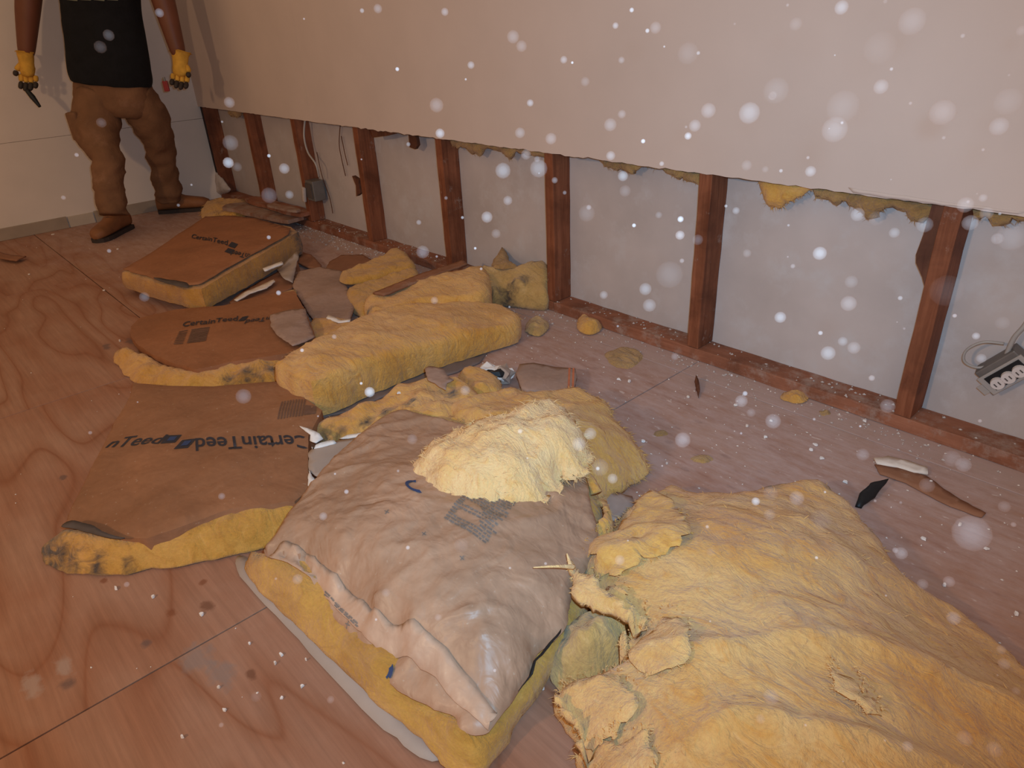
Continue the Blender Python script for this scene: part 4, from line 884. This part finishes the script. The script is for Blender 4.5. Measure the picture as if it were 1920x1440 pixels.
for _ in range(260):
    u, v = rr.uniform(560, 780), rr.uniform(425, 500); v = 415 + (u - 560) * .36 + rr.uniform(0, 30)
    p = un(u, v); sp.append((p.x, min(p.y, -.004), 0, rr.uniform(.002, .007)))
crumbs('plaster_rubble', 'coarser plaster rubble on the floor below the fourth stud', sp, M['gyp'], 3)

# ================================================================== ELECTRICAL
eb = thing('junction_box', 'dark grey electrical box on the third stud with a broken drywall bit', 'electrical box', uy(585, 355, .03))
c = uy(586, 356, .02)
box('box_body', (c.x - .045, .002, c.z - .055), (c.x + .045, .07, c.z + .05), M['steel'], eb, .004)
box('box_opening', (c.x - .032, -.004, c.z - .04), (c.x + .032, .0015, c.z + .036), M['darkp'], eb, .001)
p = uy(576, 358, .0)
box('gypsum_bit', (p.x - .03, -.02, p.z - .06), (p.x - .008, -.005, p.z + .02), M['gyp'], eb, .004, Matrix.Rotation(.25, 3, 'Y'))
cb = tube('electric_cable', [uy(572, 222, .03), uy(570, 255, .01), uy(577, 285, .005), uy(592, 308, .0), uy(598, 332, .01)], .005, M['wirem'])
tag(cb, 'light grey cable curving down the third stud to the electrical box', 'cable')
for k_, pts_ in enumerate(([(638, 235), (636, 270), (641, 300), (648, 330)], [(594, 285), (604, 330), (618, 370), (624, 400)], [(640, 255), (646, 285), (652, 310)])):
    t = tube('hanging_wire', [uy(u, v, .07) for u, v in pts_], .0022, M['dark_wood'])
    tag(t, ['thin dark wire hanging from the cut edge beside the fourth stud', 'long thin dark wire slanting down right of the electrical box', 'short thin dark wire nearest the fourth stud'][k_], 'wire')
# duplex outlet dangling at the right edge
oc = uy(1884, 706, .035)
ob = thing('power_outlet', 'loose pale power outlet dangling in its metal box at the right edge', 'outlet', oc)
ob.rotation_euler = (math.radians(12), math.radians(-52), math.radians(0))
def lbox(name, lo, hi, mat, bev=.001):
    bm = box_bm(bmesh.new(), lo, hi, bev); me = bpy.data.meshes.new(name); bm.to_mesh(me); bm.free(); me['world'] = 0
    o = link(name, me, mat, ob); return o
lbox('box_body', (-.045, .004, -.022), (.055, .045, .040), M['steel'], .003)
lbox('box_rim', (-.050, -.001, -.026), (.060, .004, .026), M['wirem'], .0015)
lbox('receptacle_recess', (-.036, -.0035, -.018), (.05, -.001, .020), M['black'], .001)
for k_ in range(3):
    bm = bmesh.new(); bmesh.ops.create_cone(bm, cap_ends=True, segments=18, radius1=.0155, radius2=.014, depth=.009, matrix=Matrix.Translation((-.020 + k_ * .027, -.0065, -.004)) @ Matrix.Rotation(PI / 2, 4, 'X'))
    me = bpy.data.meshes.new('receptacle_face'); bm.to_mesh(me); bm.free(); me['world'] = 0; rf = link('receptacle_face', me, M['outl'], ob)
    for s in (-1, 1):
        bm = box_bm(bmesh.new(), (-.020 + k_ * .027 + s * .005 - .0012, -.0122, -.0085), (-.020 + k_ * .027 + s * .005 + .0012, -.0108, .0005), 0)
        me = bpy.data.meshes.new('blade_slot'); bm.to_mesh(me); bm.free(); me['world'] = 0; link('blade_slot', me, M['darkp'], rf)
lbox('mounting_ear', (-.064, -.002, -.016), (-.050, .001, .010), M['wirem'], .001)
q = [oc + Vector(v) for v in ((-.005, .02, .03), (-.035, .015, .045), (-.042, .01, .075), (-.018, .01, .095), (.02, .012, .09), (.045, .02, .06))]
wl = tube('wire_loop', [v - oc for v in q], .0032, M['wirem']); wl.data['world'] = 0; wl.parent = ob
q = [Vector(v) for v in ((.03, .02, .035), (.07, .02, .06), (.12, .03, .08), (.2, .035, .16))]
wl = tube('supply_cable', q, .0055, M['wirem']); wl.data['world'] = 0; wl.parent = ob

# ================================================================== PERSON
pn = thing('person', 'person standing at the back in a black shirt, brown work trousers and yellow gloves', 'person', (un(265, 425).x, un(265, 425).y, 0))
Rv = Vector((RM[0][0], RM[0][1], 0)).normalized(); Fv = Vector((-NV[0], -NV[1], 0)); Up = Vector((0, 0, 1))
def skinmesh(name, verts, edges, rad, mat, parent, sub=2, root=0, disp=None):
    me = bpy.data.meshes.new(name); me.from_pydata([tuple(v) for v in verts], edges, [])
    o = bpy.data.objects.new(name, me); COL.objects.link(o)
    o.modifiers.new('s', 'SKIN'); s2 = o.modifiers.new('u', 'SUBSURF'); s2.levels = sub; s2.render_levels = sub
    sv_ = me.skin_vertices[0].data
    for i, r_ in enumerate(rad):
        sv_[i].radius = (r_, r_) if not isinstance(r_, tuple) else r_
        sv_[i].use_root = (i == root)
    dg = bpy.context.evaluated_depsgraph_get(); dg.update()
    m2 = bpy.data.meshes.new_from_object(o.evaluated_get(dg)); bpy.data.objects.remove(o)
    m2.materials.clear(); m2.shade_smooth()
    if disp:
        a_, s_ = disp
        for v in m2.vertices: v.co += v.normal * a_ * fbm(Vector(v.co) * s_, 3)
    m2.name = name
    return link(name, m2, mat, parent)
def loft(name, rings, mat, parent, seg=28, sub=5, disp=None, caps=(True, True), thick=None):
    """rings: (centre, half width along Rv-like axis, half depth, axis tilt) smoothly lofted"""
    C4 = [Vector((*r_[0], )) for r_ in rings]
    P = catmull(C4, sub); W = catmull([Vector((r_[1], r_[2], 0)) for r_ in rings], sub)
    n = len(P); bm = bmesh.new(); R_ = []
    for i, p in enumerate(P):
        t = (P[min(i + 1, n - 1)] - P[max(i - 1, 0)]).normalized()
        a = (Rv - t * Rv.dot(t)).normalized(); b = t.cross(a).normalized()
        ring = []
        for j in range(seg):
            th = 2 * PI * j / seg; c_, s_ = math.cos(th), math.sin(th)
            ring.append(bm.verts.new(p + a * W[i].x * math.copysign(abs(c_) ** .9, c_) + b * W[i].y * math.copysign(abs(s_) ** .9, s_)))
        R_.append(ring)
    for x, y in zip(R_, R_[1:]):
        for j in range(seg): bm.faces.new((x[j], x[(j + 1) % seg], y[(j + 1) % seg], y[j]))
    if caps[0]: bm.faces.new(R_[0][::-1])
    if caps[1]: bm.faces.new(R_[-1])
    bmesh.ops.recalc_face_normals(bm, faces=bm.faces)
    if disp:
        bm.normal_update(); a_, s_ = disp[0], disp[1]; zs = disp[2] if len(disp) > 2 else 1
        for v in bm.verts:
            q_ = Vector((v.co.x, v.co.y, v.co.z * zs)) * s_
            v.co += v.normal * a_ * (fbm(q_, 3) + .6 * (ridge(q_ * .8) - .5))
    return from_bm(name, bm, mat, parent, True)
hipR, kneeR, ankR = up(178, 200, -.05), up(196, 292, -.20), up(212, 396, -.30)
hipL, kneeL, ankL = up(262, 195, .05), up(303, 285, .18), up(320, 372, .27)
pel = up(208, 168, 0); belly = up(200, 95, 0); chest = up(184, -20, 0); shc = up(170, -105, 0.0)
neck = shc + Up * .06; head = shc + Up * .20 + Fv * .02; crown = head + Up * .12
shR = up(62, -95, 0.0); elR = up(52, 15, -.02); wrR = up(49, 112, -.04)
shL = up(278, -95, 0.0); elL = up(306, 0, .0); wrL = up(338, 112, -.02)
V = [pel, belly, chest, shc, neck, head, crown, shR, elR, wrR, shL, elL, wrL, hipR, kneeR, ankR, hipL, kneeL, ankL, head + Fv * .085 - Up * .01, head - Up * .06 + Fv * .05]
Ed = [(0, 1), (1, 2), (2, 3), (3, 4), (4, 5), (5, 6), (3, 7), (7, 8), (8, 9), (3, 10), (10, 11), (11, 12), (0, 13), (13, 14), (14, 15), (0, 16), (16, 17), (17, 18), (5, 19), (5, 20)]
Rd = [.12, .12, .13, .085, .05, .085, .05, .066, .062, .038, .066, .062, .038, .075, .055, .04, .075, .055, .04, .012, .035]
body = skinmesh('body', V, Ed, Rd, M['skin'], pn, 2, 0)
for s in (-1, 1):
    bm = bmesh.new(); bmesh.ops.create_uvsphere(bm, u_segments=12, v_segments=8, radius=.012)
    for v in bm.verts: v.co += head + Fv * .078 + Rv * (.032 * s) + Up * .012
    from_bm('eye', bm, M['eye'], pn, True)
    bm = bmesh.new(); bmesh.ops.create_uvsphere(bm, u_segments=12, v_segments=8, radius=.03)
    for v in bm.verts:
        c_ = v.co.copy(); v.co = head + Rv * (s * .085 + c_.x * .3) + Fv * (c_.y * .6) + Up * (c_.z)
    from_bm('ear', bm, M['skin'], pn, True)
bm = bmesh.new(); bmesh.ops.create_uvsphere(bm, u_segments=24, v_segments=16, radius=.105)
for v in bm.verts:
    c_ = v.co.copy()
    v.co = head + Rv * c_.x * .92 + Fv * (c_.y * 1.0 - .02) + Up * (max(c_.z, -.03 if c_.y < .02 else .045) * 1.2 + .03)
from_bm('hair', bm, M['hair'], pn, True)
# mouth
tube('mouth', [head + Fv * .083 - Up * .055 - Rv * .022, head + Fv * .092 - Up * .057, head + Fv * .083 - Up * .055 + Rv * .022], [.003, .006, .003], simple('lips', (.17, .05, .04), .5), pn, 8)
# shirt
hem = up(206, 128, 0)
shirt = loft('shirt', [(up(209, 156, 0), .200, .135), (up(206, 135, 0), .207, .138), (up(198, 80, 0), .195, .13), (up(190, 35, 0), .188, .125), (up(184, -10, 0), .195, .13), (up(176, -60, 0), .215, .13), (up(171, -100, 0), .19, .11), (shc + Up * .04, .09, .08)], M['shirt'], pn, 36, 5, (.010, 9, .5))
loft('sleeve', [(shR + Rv * .05 + Up * .01, .07, .075), (shR, .072, .075), (shR.lerp(elR, .5), .068, .07), (shR.lerp(elR, .62), .07, .072)], M['shirt'], pn, 20, 4, (.005, 12))
loft('sleeve', [(shL - Rv * .05 + Up * .01, .07, .075), (shL, .072, .075), (shL.lerp(elL, .5), .068, .07), (shL.lerp(elL, .62), .07, .072)], M['shirt'], pn, 20, 4, (.005, 12))
# print on the chest: laid on the front of the shirt
tr = bvhtree.BVHTree.FromPolygons([v.co.copy() for v in shirt.data.vertices], [tuple(p_.vertices) for p_ in shirt.data.polygons])
def on_shirt(px_quads, name, mat):
    bm = quads(px_quads); 
    for _ in range(4):
        es = [e for e in bm.edges if e.calc_length() > 6]
        if es: bmesh.ops.subdivide_edges(bm, edges=es, cuts=1)
    dead = []
    for v in bm.verts:
        d = Vector(ray(v.co.x, v.co.y)).normalized(); h = tr.ray_cast(Vector(CAM), d)
        if h[0] is None: dead.append(v)
        else: v.co = h[0] + h[1] * .003
    bmesh.ops.delete(bm, geom=dead, context='VERTS'); return from_bm(name, bm, mat, shirt)
on_shirt([[(106, 9), (140, 13.5), (180, 14), (222, 12), (222, 14.5), (180, 16.5), (140, 16), (106, 11.5)]], 'shirt_print_line', M['wirem'])
on_shirt([[(100 + 25 * i, -30), (121 + 25 * i, -30), (121 + 25 * i, 1 + (i % 2)), (101 + 25 * i, 0)] for i in range(5)], 'shirt_print_block', M['shirt_print'])
# trousers
tw = thing
trous = loft('trousers', [(up(208, 135, 0), .185, .12), (up(210, 160, 0), .19, .125), (up(214, 180, 0), .195, .13), (up(217, 198, 0), .185, .12), (up(218, 212, 0), .14, .09)], M['pants'], pn, 32, 5, (.008, 10))
loft('trouser_leg', [(up(186, 178, -.02), .105, .11), (up(182, 215, -.06), .112, .115), (up(180, 250, -.12), .108, .108), (up(190, 275, -.17), .085, .095), (up(203, 300, -.21), .074, .085), (up(204, 330, -.24), .072, .08), (up(207, 360, -.27), .070, .075), (up(212, 385, -.29), .068, .072), (up(214, 402, -.305), .066, .068)], M['pants'], pn, 28, 5, (.012, 11, 1.7))
loft('trouser_leg', [(up(250, 176, .02), .095, .11), (up(270, 205, .06), .105, .11), (up(288, 240, .11), .090, .10), (up(298, 270, .16), .078, .09), (up(304, 300, .20), .070, .08), (up(310, 330, .23), .070, .075), (up(314, 355, .25), .072, .075), (up(317, 374, .26), .070, .072)], M['pants'], pn, 28, 5, (.012, 11, 1.7))
# cargo pocket
pk = up(150, 235, -.14)
bm = box_bm(bmesh.new(), (-.035, -.05, -.07), (.02, .05, .07), .012)
mt_ = Matrix((Rv, -Fv, Up)).transposed()
for v in bm.verts: v.co = pk + mt_ @ v.co
from_bm('cargo_pocket', bm, M['pants'], pn, True)
# boots
def boot(heel, toe, ank):
    d = (toe - heel); d.z = 0; L_ = d.length; d.normalize(); s = Vector((-d.y, d.x, 0))
    prof = [(-.02, .030, .045, .05), (.0, .042, .06, .085), (.12, .046, .075, .11), (.25, .046, .075, .125), (.38, .045, .058, .105), (.55, .048, .045, .078), (.75, .052, .038, .066), (.9, .048, .034, .058), (1.0, .034, .026, .046), (1.04, .012, .02, .03)]
    bm = bmesh.new(); R_ = []; seg = 18
    for (t, wd_, _, hh) in prof:
        c = heel + d * (L_ * t) + Up * .018; ring = []
        for j in range(seg):
            a = 2 * PI * j / seg; x = math.cos(a); y = math.sin(a)
            ring.append(bm.verts.new(c + s * wd_ * math.copysign(abs(x) ** .7, x) + Up * (hh * .5 + hh * .5 * math.copysign(abs(y) ** .8, y))))
        R_.append(ring)
    for x, y in zip(R_, R_[1:]):
        for j in range(seg): bm.faces.new((x[j], x[(j + 1) % seg], y[(j + 1) % seg], y[j]))
    bm.faces.new(R_[0][::-1]); bm.faces.new(R_[-1]); bmesh.ops.recalc_face_normals(bm, faces=bm.faces)
    b = from_bm('boot', bm, M['boot'], pn, True)
    bm = bmesh.new(); ot = []
    for (t, wd_, _, hh) in prof: ot.append((t, wd_ * 1.06))
    top = [heel + d * L_ * t + s * w_ for t, w_ in ot] + [heel + d * L_ * t - s * w_ for t, w_ in ot[::-1]]
    a = [bm.verts.new((p_.x, p_.y, .022)) for p_ in top]; c = [bm.verts.new((p_.x, p_.y, .0005)) for p_ in top]
    bm.faces.new(a); bm.faces.new(c[::-1])
    for i in range(len(a)): bm.faces.new((a[i], c[i], c[(i + 1) % len(a)], a[(i + 1) % len(a)]))
    bmesh.ops.recalc_face_normals(bm, faces=bm.faces); from_bm('sole', bm, M['sole'], b)
    tube('boot_shaft', [heel + d * L_ * .2 + Up * .08, heel + d * L_ * .2 + Up * .13, Vector((ank.x, ank.y, max(ank.z + .05, .2)))], [.052, .05, .048], M['boot'], b, 16)
    for k_ in range(4):
        c = heel + d * L_ * (.36 + .07 * k_) + Up * (.018 + .117 - .018 * k_)
        tube('lace', [c - s * .022, c + Up * .004, c + s * .022], .0025, M['sole'], b, 6)
hR = un(240, 428); tR = un(172, 461); hL = un(302, 399); tL = un(392, 392)
def fix(h, t, L_=.29): return h, h + (t - h).normalized() * L_
boot(*fix(hR, tR), ankR); boot(*fix(hL, tL, .30), ankL)
# gloves
def glove(wr, el, tipdir, side_, curl):
    ax = tipdir.normalized(); pal = Fv; sd = ax.cross(pal).normalized() * side_
    k1 = wr + ax * .09
    V_ = [wr - ax * .035, wr, wr + ax * .045, k1]
    E_e = [(0, 1), (1, 2), (2, 3)]; R_r = [(.044, .044), (.042, .038), (.052, .036), (.048, .032)]
    g = skinmesh('glove', V_, E_e, R_r, M['glove'], pn, 2, 1, (.003, 40))
    lens = [.068, .078, .072, .056]
    for i in range(4):
        b0 = k1 + sd * (.037 - .0245 * i) - ax * .008
        d1 = (ax + pal * curl * .35).normalized(); d2 = (ax + pal * curl * .9).normalized(); d3 = (ax + pal * curl * 1.8).normalized()
        l = lens[i]; p1 = b0 + d1 * l * .42; p2 = p1 + d2 * l * .33; p3 = p2 + d3 * l * .28
        f_ = skinmesh('finger', [b0 - ax * .012, b0, p1], [(0, 1), (1, 2)], [.013, .0135, .013], M['glove'], g, 1, 0)
        skinmesh('coated_fingertip', [p1 - d1 * .004, p2, p3], [(0, 1), (1, 2)], [.0138, .0132, .011], M['gdark'], g, 1, 0)
    t0 = wr + ax * .03 + sd * .034; t1 = t0 + (ax * .8 + sd * .5 + pal * .4).normalized() * .035; t2 = t1 + (ax + pal * .6).normalized() * .03
    skinmesh('thumb', [wr + ax * .02 + sd * .01, t0, t1], [(0, 1), (1, 2)], [.020, .0165, .015], M['glove'], g, 1, 0)
    skinmesh('coated_thumb_tip', [t1, t2], [(0, 1)], [.015, .012], M['gdark'], g, 1, 0)
glove(wrR, elR, up(60, 190, -.06) - wrR, 1, .5)
glove(wrL, elL, up(338, 175, -.06) - wrL, -1, .8)
rt = up(311, 160, -.04)
bm = box_bm(bmesh.new(), (-.014, -.006, -.030), (.014, .006, .022), .004)
for v in bm.verts: v.co = rt + mt_ @ v.co
o = from_bm('plastic_tag', bm, M['red']); tag(o, 'small red plastic tag clipped at the trouser pocket of the person', 'tag')
bm = bmesh.new(); bmesh.ops.create_cone(bm, cap_ends=True, segments=12, radius1=.006, radius2=.006, depth=.02)
for v in bm.verts: v.co += rt + Up * .03
from_bm('clip', bm, M['steel'], o)
# dark tool held in the hand at the left
tp = up(61, 182, -.09)
t_ = tube('utility_knife', [tp + Up * .035 - Rv * .018, tp, tp - Up * .05 + Rv * .022], [.011, .014, .007], M['black']); tag(t_, 'small dark tool held in the gloved hand at the left', 'tool')

# ================================================================== AIRBORNE DUST
md, nt, p_ = mat_new('airborne_dust')
nt.nodes.remove(p_); out = nt.nodes['Material Output']
tr_ = N(nt, 'ShaderNodeBsdfTransparent'); df = N(nt, 'ShaderNodeBsdfDiffuse'); df.inputs[0].default_value = (.95, .72, .66, 1)
ms = N(nt, 'ShaderNodeMixShader'); at = N(nt, 'ShaderNodeAttribute'); at.attribute_name = 'mote_alpha'
nt.links.new(at.outputs['Fac'], ms.inputs[0]); nt.links.new(tr_.outputs[0], ms.inputs[1]); nt.links.new(df.outputs[0], ms.inputs[2]); nt.links.new(ms.outputs[0], out.inputs[0])
big = [(1565, 243, 24, .3), (1767, 211, 24, .45), (1405, 212, 20, .25), (1873, 237, 17, .3), (1710, 40, 25, .25), (1229, 52, 11, .35), (962, 69, 12, .25), (1492, 45, 12, .2), (428, 305, 10, .8), (533, 316, 10, .5), (430, 192, 10, .4),
       (913, 407, 11, .5), (1276, 411, 6, .8), (1275, 441, 9, .8), (943, 320, 15, .2), (1010, 316, 17, .25), (1537, 475, 13, .45), (1591, 569, 15, .5), (1463, 595, 11, .4), (1601, 652, 12, .4), (1822, 1000, 34, .3), (693, 735, 10, .7), (1280, 825, 15, .4),
       (1494, 934, 14, .4), (1417, 940, 8, .5), (1810, 384, 15, .4), (1898, 443, 27, .2), (1033, 260, 11, .3), (975, 249, 10, .15), (825, 250, 9, .35), (1290, 255, 7, .5), (1125, 876, 17, .2), (1443, 965, 11, .15), (1445, 925, 14, .12), (1865, 1405, 14, .3), (1426, 1348, 9, .3),
       (558, 1086, 10, .4), (606, 968, 8, .25), (1540, 974, 20, .12), (1162, 1050, 10, .4), (1738, 910, 14, .25), (1883, 950, 11, .25), (1730, 1095, 10, .3), (1830, 630, 7, .6), (1790, 592, 4, .6), (1840, 672, 9, .35), (1390, 752, 12, .35), (1785, 860, 16, .2),
       (188, 88, 11, .2), (190, 230, 9, .2), (299, 24, 8, .3), (883, 122, 7, .3), (1057, 112, 7, .35), (1154, 48, 6, .5), (1166, 214, 8, .3), (1145, 292, 9, .3), (1890, 190, 25, .15), (1580, 200, 30, .12), (1455, 170, 24, .1), (1650, 90, 30, .1), (1290, 100, 20, .1),
       (930, 438, 9, .25), (1168, 330, 10, .3), (1172, 358, 11, .2), (1100, 400, 16, .12), (1255, 515, 26, .1), (1210, 542, 12, .2), (1132, 553, 8, .3), (1040, 338, 6, .4), (1380, 395, 7, .3), (1400, 310, 10, .2), (952, 376, 9, .3), (1580, 640, 9, .2), (1775, 545, 30, .1), (1850, 400, 12, .25)]
rd = random.Random(21)
for _ in range(190):
    u = 1920 * rd.random() ** .62; v = 1440 * rd.random() ** 1.3
    if rd.random() < .35 and u < 700: continue
    big.append((u, v, rd.uniform(1.5, 5) if rd.random() < .65 else rd.uniform(5, 15), rd.uniform(.08, .4)))
verts, faces, dens = [], [], []
bm = bmesh.new(); bmesh.ops.create_icosphere(bm, subdivisions=2, radius=1); bm.verts.index_update(); bm.faces.index_update(); IV = [v.co.copy() for v in bm.verts]; IF = [tuple(v.index for v in f_.verts) for f_ in bm.faces]; bm.free()
for (u, v, rpx, de) in big:
    d = ray(u, v); depth = rd.uniform(.55, .95); c = CAM + d * depth
    if c[2] < .16: depth *= .6; c = CAM + d * depth
    R = rpx / F * depth
    for f_r, dn in ((1.0, de * .14), (.6, de * .04)):
        if rpx < 6 and f_r < 1: continue
        k = len(verts)
        for q in IV: verts.append((c[0] + q.x * R * f_r, c[1] + q.y * R * f_r, c[2] + q.z * R * f_r)); dens.append(dn if rpx >= 6 else min(.25, de * .26 + .02))
        faces += [tuple(k + i for i in t) for t in IF]
me = bpy.data.meshes.new('airborne_dust'); me.from_pydata(verts, [], faces); me.shade_smooth()
a = me.attributes.new('mote_alpha', 'FLOAT', 'POINT'); a.data.foreach_set('value', dens)
o = link('airborne_dust', me, md); tag(o, 'pale round dust motes floating in the air of the room, catching the light', 'dust', kind='stuff')
